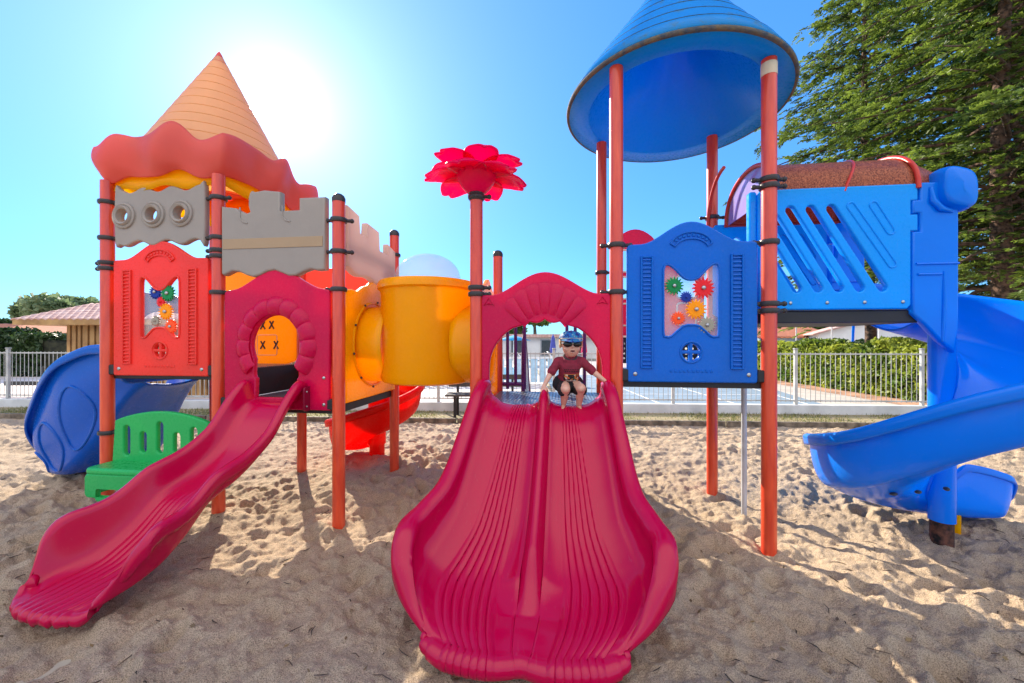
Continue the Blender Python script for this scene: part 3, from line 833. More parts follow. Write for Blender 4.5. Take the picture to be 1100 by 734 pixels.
# ---------------------------------------------------------------- houses
M['house_white'] = simple('white_house_render', (0.74, 0.73, 0.70), 0.85, var=0.06, scale=1)
M['house_blue'] = simple('blue_grey_render', (0.30, 0.40, 0.50), 0.85, var=0.06, scale=1)
M['glass_dark'] = simple('dark_window', (0.03, 0.04, 0.05), 0.15, var=0.1, bump=0)
def house(x, y, w, d, hw, hr, ang_, label, wall, roofm, wins, group=None):
    root = empty('house', (x, y, -0.05), label, 'house', group)
    R = Matrix.Rotation(rad(ang_), 3, 'Z')
    def T(a, b, z): return Vector((x, y, 0))+R @ Vector((a, b, z))
    mb = MB(); mb.box(T(0, 0, hw/2-.05), (w, d, hw), R)
    for s in (-1, 1):   # gable ends
        mb.add([T(s*w/2, -d/2, hw-.05), T(s*w/2, d/2, hw-.05), T(s*w/2, 0, hr-.08)], [(0, 1, 2)])
    mb.build('wall', wall, root, False)
    rb = MB()
    for s in (-1, 1):
        def fn(u, v, s=s):
            st = (v*12) % 1
            return T(-w/2-.3+(w+.6)*u, s*(d/2+.35)*(1-v), hw-.1+(hr-hw+.1)*v+0.04*abs(math.sin(math.pi*u*w*2.2)))
        rb.grid(fn, int(w*2.2*4), 14)
    solid(rb.build('roof', roofm, root, True, 30), 0.1)
    for (a, z, ww, hh) in wins:
        wb = MB(); wb.box(T(a, -d/2-.02, z), (ww+.12, .06, hh+.12), R); f_ = wb.build('window', M['white'], root, False)
        gb = MB(); gb.box(T(a-ww/4, -d/2-.055, z), (ww/2-.05, .03, hh-.06), R); gb.box(T(a+ww/4, -d/2-.055, z), (ww/2-.05, .03, hh-.06), R); gb.build('pane', M['glass_dark'], f_, False)
    return root
house(26.5, 30, 6.4, 6, 2.1, 3.1, 60, 'white gable-ended house between hedge and orange roofs', M['house_white'], M['tiles_pale'], [(0, 1.2, 1.0, 1.1)])
house(31.5, 31, 7.5, 7, 2.15, 3.45, -10, 'white house with an orange hip roof behind the long hedge', M['house_white'], M['tiles_orange'], [(-1.6, 1.3, .8, .9)])
house(36.5, 30, 9.0, 7, 2.7, 3.9, -8, 'blue-grey house with an orange roof and dark windows right of the white one', M['house_blue'], M['tiles_orange'], [(-.9, 1.35, 1.1, 1.3), (1.4, 1.35, 1.1, 1.3)])
house(23.5, 36, 6.5, 6, 1.9, 2.9, 5, 'small blue-grey cottage next to the red post of the right tower', M['house_blue'], M['tiles_orange'], [(.5, 1.1, .8, .8)])
house(-31, 26, 7, 6, 1.8, 2.6, 5, 'low house with pinkish roof behind the dark clipped hedge', M['house_white'], M['tiles_orange'], [])
# pool building and its surroundings
pb = empty('pool_building', (0, 38, -0.05), 'long low white pool building with flat pinkish roof edge behind the terrace', 'building')
mb = MB(); mb.box((-1, 38, 0.9), (30, 5, 1.9)); mb.build('wall', M['house_white'], pb, False)
mb = MB(); mb.box((-1, 38, 2.0), (31, 6, 0.3), None, .03); mb.build('roof', M['tiles_pale'], pb, False)
for x in (-11, -7.5, -4, 0.5, 3.2, 6, 9.5):
    mb = MB(); mb.box((x, 35.47, .95), (1.3, .08, 1.5)); f_ = mb.build('window', M['tube_grey'], pb, False)
    mb = MB(); mb.box((x, 35.41, .95), (1.1, .05, 1.3)); mb.build('pane', M['glass_dark'], f_, False)
M['pool_blue'] = simple('pool_blue', (0.10, 0.45, 0.70), 0.15, var=0.1, bump=0.3)
M['pool_panel'] = simple('pool_fence_panel', (0.42, 0.62, 0.74), 0.5, var=0.1, bump=0)
flat('pool_water', [(-9, 15.5), (0.6, 15.5), (0.6, 23), (-9, 23)], 0.0, M['pool_blue'])
# white panel fence round the pool
pf = empty('pool_fence', (-4, 14.2, -0.02), 'pale blue panel fence round the pool, seen through the arch', 'fence')
mb = MB()
for k in range(44): mb.box((-11.2+k*0.3, 14.2, 0.45), (0.24, 0.02, 0.85))
mb.build('fence_panel', M['pool_panel'], pf, False)
mb = MB(); mb.box((-4.6, 14.2, 0.91), (13.3, 0.05, 0.06)); mb.build('rail', M['white'], pf, False)
# loungers and parasols on the terrace
M['lounge'] = simple('lounger_white', (0.8, 0.8, 0.8), 0.5, var=0.05, bump=0)
first = None
lspots = [(-7.6, 25.5, 'first from the left'), (-5.9, 25.5, 'second from the left'), (-4.0, 25.5, 'third from the left'), (-1.2, 25.5, 'just left of the boy\'s head'), (1.2, 25.5, 'hidden partly by the boy\'s head'), (3.2, 25.5, 'right of the boy\'s head')]
for (x, y, w_) in lspots:
    lab = 'white sun lounger on the pool terrace, ' + w_
    if first is None:
        t = empty('sun_lounger', (x, y, 0), lab, 'sun lounger', 'sun loungers on the pool terrace')
        mb = MB(); mb.box((x+.15, y, .33), (1.3, .6, .07), None, .01); mb.build('seat', M['lounge'], t, False)
        mb = MB(); mb.box((x-.7, y, .58), (.7, .6, .06), Matrix.Rotation(rad(50), 3, 'Y'), .01); mb.build('backrest', M['lounge'], t, False)
        for (a, b_) in ((-.4, -.25), (.7, -.25), (-.4, .25), (.7, .25)):
            MB().box((x+a, y+b_, .15), (.05, .05, .3)).build('leg', M['lounge'], t, False)
        first = t; kids = list(t.children)
    else:
        c = first.copy(); COL.objects.link(c); c.location = (x, y, 0); c['label'] = lab
        for ch in kids:
            d = ch.copy(); COL.objects.link(d); d.parent = c
def parasol(x, y, h, col, label, closed, r=1.2):
    root = empty('parasol', (x, y, 0), label, 'parasol')
    MB().tube((x, y, -0.02), (x, y, h), .03, n=8).build('pole', M['white'], root)
    mb = MB()
    if closed: mb.lathe([(.16, h-1.25), (.21, h-1.0), (.11, h-.2), (.01, h+.05)], (x, y, 0), 10)
    else:
        mb.lathe([(r, h-.28), (r*.5, h-.1), (.02, h+.05)], (x, y, 0), 8)
    solid(mb.build('canopy', col, root), .01)
M['cloth_blue'] = simple('blue_cloth', (0.05, 0.42, 0.72), 0.8, var=.05, trans=.3, bump=0)
M['cloth_navy'] = simple('navy_cloth', (0.10, 0.12, 0.50), 0.8, var=.05, trans=.3, bump=0)
M['cloth_pink'] = simple('pink_cloth', (0.80, 0.06, 0.16), 0.8, var=.05, trans=.3, bump=0)
parasol(0.1, 26, 1.85, M['cloth_blue'], 'open turquoise parasol on the pool terrace', False, 1.15)
parasol(2.75, 26.5, 1.95, M['cloth_navy'], 'folded navy parasol left of the boy', True)
parasol(4.75, 26, 1.8, M['cloth_pink'], 'folded pink parasol right of the boy', True)
parasol(27.5, 27, 1.75, M['cloth_pink'], 'open pink parasol in front of the blue-grey house', False, 1.5)

# thin light poles beyond the hedge
lp = None
for (x, y, h, w_) in ((14.4, 20.0, 2.25, 'leftmost of three, beside the grey cottage'), (16.2, 20.0, 2.2, 'middle of three, in front of the white house'), (18.6, 20.0, 2.15, 'rightmost of three, in front of the orange roof')):
    lab = 'thin white pole behind the hedge, ' + w_
    if lp is None:
        lp = tag(MB().tube((x, y, -.05), (x, y, h), .035, .03, n=8).build('pole', M['white']), lab, 'pole', 'thin poles beyond the hedge')
    else:
        c = lp.copy(); COL.objects.link(c); c.location = (x, y, -.05); c['label'] = lab

# shrub and weeds right of the spiral slide
def shrub():
    x, y = 7.35, 5.7
    root = empty('shrub', (x, y, -.02), 'brown twiggy shrub at the right edge below the spiral slide', 'shrub')
    rg = np.random.default_rng(5); mb = MB()
    for k in range(90):
        a = rg.uniform(0, 6.28); l = rg.uniform(.25, .6); b_ = (x+math.cos(a)*rg.uniform(0, .25), y+math.sin(a)*rg.uniform(0, .25), 0)
        t_ = (b_[0]+math.cos(a)*l*.5, b_[1]+math.sin(a)*l*.5, l)
        mb.path([b_, ((b_[0]+t_[0])/2, (b_[1]+t_[1])/2, l*.6), t_], [.008, .005, .002], 4, caps=False)
    mb.build('stems', M['bark'], root, angle=None)
    C = [(x+rg.uniform(-.4, .4), y+rg.uniform(-.4, .4), rg.uniform(.1, .45)) for _ in range(16)]
    co, F, t = cloud(C, [.14]*16, 40, .05, 4)
    tinted('leaves', co, F, t, M['leaf_dark'], root)
shrub()
n = 900
wx = 6.9+RNG.normal(size=n)*.22; wy = 6.15+RNG.normal(size=n)*.2
tag(blades('weeds', wx, wy, np.zeros(n), 0.16, 0.012, M['leafw'] if 'leafw' in M else leafmat('weed_leaves', (0.06, 0.22, 0.02), (0.2, 0.4, 0.05)), 0.6), kind='stuff')
# small twigs and debris lying on the sand
M['debris'] = simple('twig_debris', (0.07, 0.045, 0.03), 0.9, var=0.4)
mb = MB(); rg = np.random.default_rng(77)
for _ in range(420):
    y = 1.2+rg.uniform(0, 1)**1.4*5; x = rg.uniform(-1.4, 1.4)*y
    z = float(hmap(np.array([x]), np.array([y]))[0])+.006; a = rg.uniform(0, 6.28); l = rg.uniform(.008, .05)
    dx, dy = math.cos(a)*l, math.sin(a)*l
    mb.path([(x-dx, y-dy, z), (x+dy*.2, y-dx*.2, z+.004), (x+dx, y+dy, z)], [.0022, .003, .0012], 4)
tag(mb.build('twig_litter', M['debris'], None, angle=None), kind='stuff')

M['dead_leaf'] = leafmat('dead_leaves', (0.10, 0.06, 0.03), (0.30, 0.20, 0.08), 0.2)
n = 420
ly = 1.2+RNG.uniform(0, 1, n)**1.3*5.5; lx = RNG.uniform(-1.35, 1.35, n)*ly; lz = hmap(lx, ly)+.008
aa = RNG.uniform(0, 6.28, n); sz_ = RNG.uniform(.006, .02, n)
A_ = np.stack([np.cos(aa)*sz_, np.sin(aa)*sz_, RNG.normal(size=n)*.004], -1); B_ = np.stack([-np.sin(aa)*sz_*.45, np.cos(aa)*sz_*.45, RNG.normal(size=n)*.004], -1)
P_ = np.stack([lx, ly, lz], -1)
tag(tinted('fallen_leaves', np.stack([P_-A_, P_+B_, P_+A_, P_-B_], 1).reshape(-1, 3), np.arange(4*n).reshape(-1, 4), np.repeat(RNG.uniform(0, 1, n), 4), M['dead_leaf']), kind='stuff')

# park bench on the verge
def bench(x, y):
    t = empty('park_bench', (x, y, 0), 'dark slatted park bench on the grass verge behind the sand', 'bench')
    mb = MB()
    for k in range(4): mb.box((x, y-.18+k*.115, .45), (1.5, .095, .035), None, .006)
    mb.build('seat', M['bench_wood'], t, False)
    mb = MB()
    for k in range(2): mb.box((x, y+.27+k*.03, .62+k*.15), (1.5, .03, .1), Matrix.Rotation(rad(-12), 3, 'X'), .006)
    mb.build('backrest', M['bench_wood'], t, False)
    for s in (-1, 1):
        mb = MB(); mb.box((x+s*.56, y-.17, .22), (.05, .05, .44)); mb.box((x+s*.56, y+.22, .22), (.05, .05, .44))
        mb.box((x+s*.56, y, .415), (.05, .44, .04)); mb.box((x+s*.56, y+.27, .6), (.05, .04, .42), Matrix.Rotation(rad(-12), 3, 'X')); mb.build('leg', M['black'], t, False)
M['bench_wood'] = simple('bench_wood', (0.06, 0.045, 0.035), 0.7)
bench(-0.55, 7.85)

# ================================================================ THE BOY
def remesh(mb, name, mat, parent, vox=.003, smooth_it=6, label=None, disp=None):
    me = mb.mesh(name+'_src'); ob = bpy.data.objects.new(name+'_src', me); COL.objects.link(ob)
    md = ob.modifiers.new('r', 'REMESH'); md.mode = 'VOXEL'; md.voxel_size = vox
    ms = ob.modifiers.new('s', 'SMOOTH'); ms.factor = .5; ms.iterations = smooth_it
    bpy.context.view_layer.update()
    dg = bpy.context.evaluated_depsgraph_get()
    nm = bpy.data.meshes.new_from_object(ob.evaluated_get(dg))
    bpy.data.objects.remove(ob); bpy.data.meshes.remove(me)
    nm.name = name
    if disp:
        from mathutils import noise
        for v in nm.vertices:
            v.co += v.normal*disp*(noise.noise(v.co*22)+.5*noise.noise(v.co*48))
    return link(name, nm, mat, parent, True, None, label)
V = Vector
M['skin'] = simple('skin', (0.66, 0.37, 0.26), 0.5, var=.06, scale=20, bump=.05)
M['skin'].node_tree.nodes['Principled BSDF'].inputs['Subsurface Weight'].default_value = .12
M['skin'].node_tree.nodes['Principled BSDF'].inputs['Subsurface Radius'].default_value = (.01, .004, .002)
hc = V((.437, 2.925, 1.478))
body = MB()
sh = {-1: V((.350, 2.995, 1.352)), 1: V((.527, 2.995, 1.352))}
el = {-1: V((.287, 2.975, 1.252)), 1: V((.622, 2.955, 1.262))}
wr = {-1: V((.240, 2.945, 1.172)), 1: V((.690, 2.915, 1.205))}
hip = {-1: V((.402, 3.07, 1.165)), 1: V((.482, 3.07, 1.165))}
kn = {-1: V((.392, 2.895, 1.150)), 1: V((.503, 2.88, 1.158))}
an = {-1: V((.388, 2.975, 1.022)), 1: V((.502, 2.965, 1.018))}
# torso, neck
body.capsule((.442, 3.07, 1.175), (.441, 3.03, 1.27), .066, .066, 18)
body.capsule((.441, 3.03, 1.27), (.438, 3.00, 1.335), .067, .058, 18)
body.capsule((.385, 3.0, 1.335), (.49, 3.0, 1.335), .046, .046, 14)
body.capsule((.438, 2.995, 1.35), (.437, 2.955, 1.425), .033, .032, 14)
# head: skull, face, cheeks, chin, nose, ears
body.ball(hc+V((0, .012, .022)), .082, 24, 16, (.93, 1.05, 1.0))
body.ball(hc+V((0, -.012, -.018)), .070, 24, 16, (.93, .98, 1.10))
body.ball(hc+V((0, -.035, -.068)), .027, 14, 10, (1.1, .9, .8))
for s in (-1, 1):
    body.ball(hc+V((s*.032, -.044, -.030)), .028, 14, 10)
    body.ball(hc+V((s*.079, .012, -.008)), .019, 14, 10, (.5, .75, 1.1))
    body.ball(hc+V((s*.020, -.075, -.024)), .006, 8, 6)
body.capsule(hc+V((0, -.074, .004)), hc+V((0, -.088, -.017)), .006, .0095, 10)
body.ball(hc+V((0, -.0765, -.039)), .0085, 12, 8, (1.9, .7, .55))
body.ball(hc+V((0, -.0735, -.058)), .0085, 12, 8, (1.7, .7, .6))
for s in (-1, 1):
    body.capsule(sh[s], el[s], .029, .022, 14); body.capsule(el[s], wr[s], .0225, .0145, 14)
    body.capsule(hip[s], kn[s], .050, .036, 16); body.capsule(kn[s], kn[s]+(an[s]-kn[s])*.4+V((0, .012, 0)), .034, .032, 14)
    body.capsule(kn[s]+(an[s]-kn[s])*.4+V((0, .012, 0)), an[s], .032, .019, 14)
    body.ball(kn[s]+V((0, -.012, 0)), .030, 14, 10)
    # foot with toes curled over the lip
    sx = .012*s
    body.capsule(an[s]+V((0, .012, -.012)), an[s]+V((sx, -.045, -.030)), .021, .018, 12)
    body.capsule(an[s]+V((sx-.008, -.03, -.032)), an[s]+V((sx-.008, -.068, -.040)), .014, .012, 10)
    body.capsule(an[s]+V((sx+.008, -.03, -.032)), an[s]+V((sx+.008, -.064, -.040)), .014, .011, 10)
    for k in range(5):
        dx = (k-2)*.0088*(-s); ln = .020-.0022*abs(k-0)
        rr = .0068-.0006*k
        body.capsule(an[s]+V((sx+dx*-1*s*(-s), -.068+.003*k, -.040)), an[s]+V((sx+dx*-1*s*(-s)*1.1, -.074-ln+.003*k, -.048)), rr, rr*.9, 8)
# hands: palm, four fingers hooked over the rim, thumb off the side
def hand(mbx, w, fwd, side, up, thumb):
    f, sd, u = [V(x).normalized() for x in (fwd, side, up)]
    pc = w+f*.020-u*.004
    for k in range(4): mbx.capsule(w+f*.002+sd*(k-1.5)*.0055, pc+f*.014+sd*(k-1.5)*.0100, .0100, .0088, 10)
    for k, L_ in enumerate((.026, .031, .029, .022)):
        b = pc+f*.020+sd*(k-1.5)*.0112; k1 = b+f*L_*.48-u*.005; k2 = k1+f*L_*.32-u*.012; k3 = k2+f*L_*.08-u*.013
        mbx.capsule(b, k1, .0062, .0057, 8); mbx.capsule(k1, k2, .0057, .0052, 8); mbx.capsule(k2, k3, .0052, .0046, 8)
    t0 = w+f*.008+sd*thumb*.012; t1 = t0+sd*thumb*.016+f*.012-u*.006; t2 = t1+sd*thumb*.006+f*.012-u*.012
    mbx.capsule(t0, t1, .0078, .0066, 8); mbx.capsule(t1, t2, .0064, .0052, 8)
hand(body, wr[-1]+V((-.003, -.008, -.008)), (-.10, -.82, -.42), (1, -.1, 0), (0, -.3, 1), 1)
hand(body, wr[1]+V((.012, -.006, -.008)), (.72, -.52, -.30), (.45, .85, 0), (.1, 0, 1), -1)
boy = remesh(body, 'person', M['skin'], None, .0026, 5)
tag(boy, 'small boy in blue cap and maroon t-shirt crouching at the top of the double slide', 'person')

def shirt_mat():
    m = simple('maroon_cotton', (0.23, 0.014, 0.036), .85, var=.12, scale=30, bump=.3, bscale=120, bdist=.003)
    N, L = m.node_tree.nodes, m.node_tree.links; P = N['Principled BSDF']
    old = P.inputs['Base Color'].links[0].from_socket
    tc = N.new('ShaderNodeTexCoord'); sx = N.new('ShaderNodeSeparateXYZ'); L.new(tc.outputs['Object'], sx.inputs[0])
    def band(sock, lo, hi):
        a = N.new('ShaderNodeMath'); a.operation = 'GREATER_THAN'; a.inputs[1].default_value = lo; L.new(sock, a.inputs[0])
        b = N.new('ShaderNodeMath'); b.operation = 'LESS_THAN'; b.inputs[1].default_value = hi; L.new(sock, b.inputs[0])
        c = N.new('ShaderNodeMath'); c.operation = 'MULTIPLY'; L.new(a.outputs[0], c.inputs[0]); L.new(b.outputs[0], c.inputs[1]); return c.outputs[0]
    def mul(a, b):
        c = N.new('ShaderNodeMath'); c.operation = 'MULTIPLY'; L.new(a, c.inputs[0]); L.new(b, c.inputs[1]); return c.outputs[0]
    def over(cur, mask, col):
        x = N.new('ShaderNodeMix'); x.data_type = 'RGBA'; L.new(mask, x.inputs[0]); L.new(cur, x.inputs[6])
        if isinstance(col, tuple): x.inputs[7].default_value = (*col, 1)
        else: L.new(col, x.inputs[7])
        return x.outputs[2]
    X, Y, Z = sx.outputs
    front = band(Y, -1, -.01)
    xm = mul(front, band(X, -.062, .062))
    # dark row of lettering-like strokes
    wv = N.new('ShaderNodeTexBrick'); wv.inputs['Scale'].default_value = 1; wv.inputs['Brick Width'].default_value = .013; wv.inputs['Row Height'].default_value = .016
    wv.inputs['Mortar Size'].default_value = .0022; wv.inputs['Color1'].default_value = (1, 1, 1, 1); wv.inputs['Color2'].default_value = (1, 1, 1, 1); wv.inputs['Mortar'].default_value = (0, 0, 0, 1)
    cb = N.new('ShaderNodeCombineXYZ'); L.new(X, cb.inputs[0]); L.new(Z, cb.inputs[1]); L.new(cb.outputs[0], wv.inputs['Vector'])
    cur = over(old, mul(mul(xm, band(Z, ZL[0], ZL[1])), wv.outputs['Color']), (.03, .005, .012))
    # emblem block: orange line, dark picture with coloured patches, pale curve
    vo = N.new('ShaderNodeTexVoronoi'); vo.inputs['Scale'].default_value = 75; L.new(tc.outputs['Object'], vo.inputs['Vector'])
    rp = N.new('ShaderNodeValToRGB'); rp.color_ramp.interpolation = 'CONSTANT'; e = rp.color_ramp.elements
    e[0].position = 0; e[0].color = (.015, .012, .015, 1); e[1].position = .42; e[1].color = (.5, .02, .03, 1)
    for p_, c_ in ((.56, (.02, .02, .02, 1)), (.68, (.65, .6, .5, 1)), (.78, (.05, .12, .05, 1)), (.86, (.6, .2, .05, 1))):
        q = rp.color_ramp.elements.new(p_); q.color = c_
    sep = N.new('ShaderNodeSeparateColor'); L.new(vo.outputs['Color'], sep.inputs[0]); L.new(sep.outputs[0], rp.inputs[0])
    cur = over(cur, mul(xm, band(Z, ZL[2], ZL[3])), rp.outputs[0])
    cur = over(cur, mul(xm, band(Z, ZL[3], ZL[3]+.004)), (.75, .25, .06))
    cur = over(cur, mul(mul(front, band(X, -.045, .05)), band(Z, ZL[2]-.006, ZL[2])), (.6, .57, .5))
    L.new(cur, P.inputs['Base Color'])
    return m
ZL = (.098, .122, .034, .080)
M['shirt'] = shirt_mat()
s_ = MB()
s_.capsule((.436, 3.02, 1.268), (.438, 2.99, 1.31), .080, .078, 20)
s_.capsule((.438, 2.99, 1.31), (.438, 2.98, 1.345), .078, .064, 20)
s_.capsule((.400, 3.03, 1.225), (.470, 3.03, 1.225), .050, .050, 16)
s_.capsule((.375, 3.0, 1.340), (.50, 3.0, 1.340), .050, .050, 16)
for s in (-1, 1):
    e_ = sh[s]+(el[s]-sh[s])*.78
    s_.capsule(sh[s], e_, .034, .034, 16)
remesh(s_, 't_shirt', M['shirt'], boy, .0035, 5, 'maroon t-shirt with a dark printed chest emblem', disp=.003)
M['collar'] = simple('grey_collar', (.06, .05, .05), .9, bump=.2)
mb = MB()
mb.path([V((.4375+.048*math.cos(a), 2.968+.042*math.sin(a), 1.394+.010*math.sin(a)-.020*max(0, -math.sin(a)))) for a in [2*math.pi*k/28 for k in range(28)]], .0075, 10, closed=True)
mb.build('collar', M['collar'], boy)
M['shorts'] = simple('black_shorts', (.012, .011, .013), .8, var=.3, bump=.3)
s_ = MB()
s_.capsule((.385, 3.06, 1.175), (.480, 3.06, 1.175), .072, .072, 18)
for s in (-1, 1):
    k_ = hip[s]+(kn[s]-hip[s])*.80
    s_.capsule(hip[s]+V((0, 0, -.004)), k_+V((s*.006, 0, -.016)), .060, .050, 18)
remesh(s_, 'shorts', M['shorts'], boy, .0035, 4, disp=.003)
# mouth, hair, cap, sunglasses
M['mouth'] = simple('mouth_dark', (.10, .012, .015), .5, bump=0)
MB().ball(hc+V((0, -.0805, -.0475)), .0105, 14, 8, (1.6, .45, .62)).build('mouth', M['mouth'], boy)
M['hair'] = simple('fair_hair', (.50, .30, .12), .7, var=.3, scale=60, bump=.6, bscale=200)
mb = MB()
def hairfn(u, v):
    th = math.pi*(-.10+1.20*u); ph = -.38+.75*v
    r_ = V((.082*math.cos(th)*math.cos(ph), .093*math.sin(th)*math.cos(ph)+.014, .086*math.sin(ph)+.020))
    return hc+r_*(1+.015*math.sin(u*60))
mb.grid(hairfn, 60, 12); solid(mb.build('hair', M['hair'], boy, True, None), .008, 0)
def cap_mat():
    m = plastic('blue_camo_cotton', (.02, .15, .45), .85, coat=0, bump=.2)
    N, L = m.node_tree.nodes, m.node_tree.links; P = N['Principled BSDF']
    tc = N.new('ShaderNodeTexCoord'); n = N.new('ShaderNodeTexNoise'); n.inputs['Scale'].default_value = 34; n.inputs['Detail'].default_value = 2; n.inputs['Distortion'].default_value = .8
    L.new(tc.outputs['Object'], n.inputs['Vector'])
    cr = N.new('ShaderNodeValToRGB'); cr.color_ramp.interpolation = 'CONSTANT'; e = cr.color_ramp.elements
    e[0].position = 0; e[0].color = (.01, .03, .16, 1); e[1].position = .44; e[1].color = (.010, .10, .36, 1)
    for p_, c_ in ((.54, (.03, .24, .36, 1)), (.61, (.01, .06, .25, 1)), (.68, (.40, .48, .50, 1))):
        q = cr.color_ramp.elements.new(p_); q.color = c_
    L.new(n.outputs['Fac'], cr.inputs[0]); L.new(cr.outputs[0], P.inputs['Base Color'])
    return m
M['cap'] = cap_mat()
mb = MB()
def capfn(u, v):
    th = 2*math.pi*u; ph = math.pi/2*v
    return hc+V((.084*math.cos(th)*math.cos(ph)**.8, .098*math.sin(th)*math.cos(ph)**.8+.010, .056*math.sin(ph)+.042+.010*math.sin(th)*-0))
mb.grid(capfn, 48, 14, closeu=True)
cp = mb.build('cap', M['cap'], boy, True, None, label='blue camouflage cap with a short peak'); solid(cp, .004, 1)
mb = MB()
def visor(u, v):
    th = math.pi*(1.16+.68*u)
    r_ = 1+.55*v*math.sin(math.pi*u)**.5
    return hc+V((.088*math.cos(th)*(1+.08*v), .098*math.sin(th)*r_+.010, .046-.030*v*math.sin(math.pi*u)-.014*(2*u-1)**2))
mb.grid(visor, 30, 8); solid(mb.build('peak', M['cap'], cp, True, None), .004, 0)
mb = MB(); mb.path([hc+V((.089*math.cos(t), .101*math.sin(t)+.010, .045)) for t in [math.pi*(1.14+.72*k/20) for k in range(21)]], .0022, 6); mb.build('piping', M['cream'], cp)
M['lens'] = simple('dark_lens', (.006, .006, .007), .12, bump=0, var=0)
M['frame_white'] = simple('pale_frame', (.50, .54, .52), .4, var=.05, bump=0)
fr_ = MB()
fr_.path([hc+V((.062*math.cos(t)*1.22, .012-.098*math.sin(t), .010)) for t in [math.pi*(.02+.96*k/24) for k in range(25)]], .0045, 8)
for s in (-1, 1): fr_.path([hc+V((s*.033+.029*math.cos(t), -.078+.020*abs(math.cos(t))*(1 if s*math.cos(t) > 0 else .1), .006+.019*math.sin(t))) for t in [2*math.pi*k/24 for k in range(24)]], .0038, 8, closed=True)
sg = fr_.build('sunglasses', M['frame_white'], boy)
for s in (-1, 1):
    MB().ball(hc+V((s*.035, -.077, .004)), .033, 20, 12, (1.0, .45, .70), Matrix.Rotation(s*.28, 3, 'Z')).build('lens', M['lens'], sg)

# ================================================================ PLAY STRUCTURE
PLAY = empty('play_structure', (-0.6, 3.6, 0), 'large colourful playground climbing structure with slides, towers and red posts on the sand', 'play structure')
def clamp_part(parent, p, r, z, ear=None, two=False):
    """dark cast collar round a post with its bolt ear"""
    mb = MB()
    for dz in ((0, -.05) if two else (0,)):
        mb.lathe([(r+.002, z-.019+dz), (r+.013, z-.017+dz), (r+.017, z-.008+dz), (r+.017, z+.008+dz), (r+.013, z+.017+dz), (r+.002, z+.019+dz)], (p[0], p[1], 0), 20)
        for a in (ear or [0]):
            d = Vector((math.cos(a), math.sin(a), 0))
            c = Vector((p[0], p[1], z+dz))+d*(r+.022)
            mb.box(c, (.055, .026, .026), Matrix.Rotation(a, 3, 'Z'), .007)
            mb.ball(Vector((p[0], p[1], z+dz))+d*(r+.052), .019, 10, 6)
    return mb.build('clamp', M['clamp'], parent)
def post(F, a, b, ztop, clamps=(), r=.050, cap=True, label=None):
    p = F(a, b, 0)
    mb = MB(); mb.tube((p.x, p.y, -.12), (p.x, p.y, ztop), r, n=28)
    o = mb.build('post', M['post'], PLAY, label=label)
    if cap:
        c = MB(); c.lathe([(r+.002, ztop-.03), (r+.003, ztop), (r*.86, ztop+.022), (r*.5, ztop+.036), (.001, ztop+.041)], (p.x, p.y, 0), 24)
        c.build('cap', M['clamp'], o)
    for c in clamps:
        z, ears, two = (c+(False,))[:3] if len(c) < 3 else c
        clamp_part(o, p, r, z, [rad(e)+TH for e in ears], two)
    return o
E, W_, S_, N_ = 0, 180, -90, 90
pA0 = post(FL, 0, 0, 2.93, [(2.74, [0]), (2.42, [0]), (2.20, [0, 180], True), (.69, [0])], cap=False)
pA1 = post(FL, 1.1, 0, 2.93, [(2.73, [0, 180]), (2.39, [0, 180], False), (2.28, [0, 180], True), (1.92, [0])], cap=False)
pA2 = post(FL, 2.2, 0, 2.68, [(2.50, [180, 20]), (2.24, [180, 20]), (1.93, [180])])
pB0 = post(FL, 0, 1.1, 2.95, [(2.4, [0])], cap=False)
pB1 = post(FL, 1.1, 1.1, 2.95, [(2.4, [180]), (1.9, [0])], cap=False)
pB2 = post(FL, 2.2, 1.1, 2.69, [(2.45, [-90]), (2.2, [-90])])
pC0 = post(FR, 0, 0, 2.62, [(1.92, [0], True), (2.63, [0])], cap=False, label='red post carrying the pink flower')
pC1 = post(FR, SR, 0, 3.55, [(2.22, [0, 180]), (1.87, [0, 180])], cap=False)
pC2 = post(FR, 2*SR, 0, 3.52, [(2.66, [0, 180], True), (2.21, [180]), (1.77, [0, 180], True)], cap=False)
pD0 = post(FR, 0, SR, 2.42, [(1.9, [0])])
pD1 = post(FR, SR, SR, 3.52, [(2.2, [0])], cap=False)
pD2 = post(FR, 2*SR, SR, 3.52, [(2.72, [0, 180])], cap=False)
# pale patch of primer on top of the near right post
q = FR(2*SR, 0, 0)
MB().lathe([(.0515, 3.40), (.0525, 3.405), (.0525, 3.485), (.0515, 3.49)], (q.x, q.y, 0), 28).build('primer_patch', M['cream'], pC2)

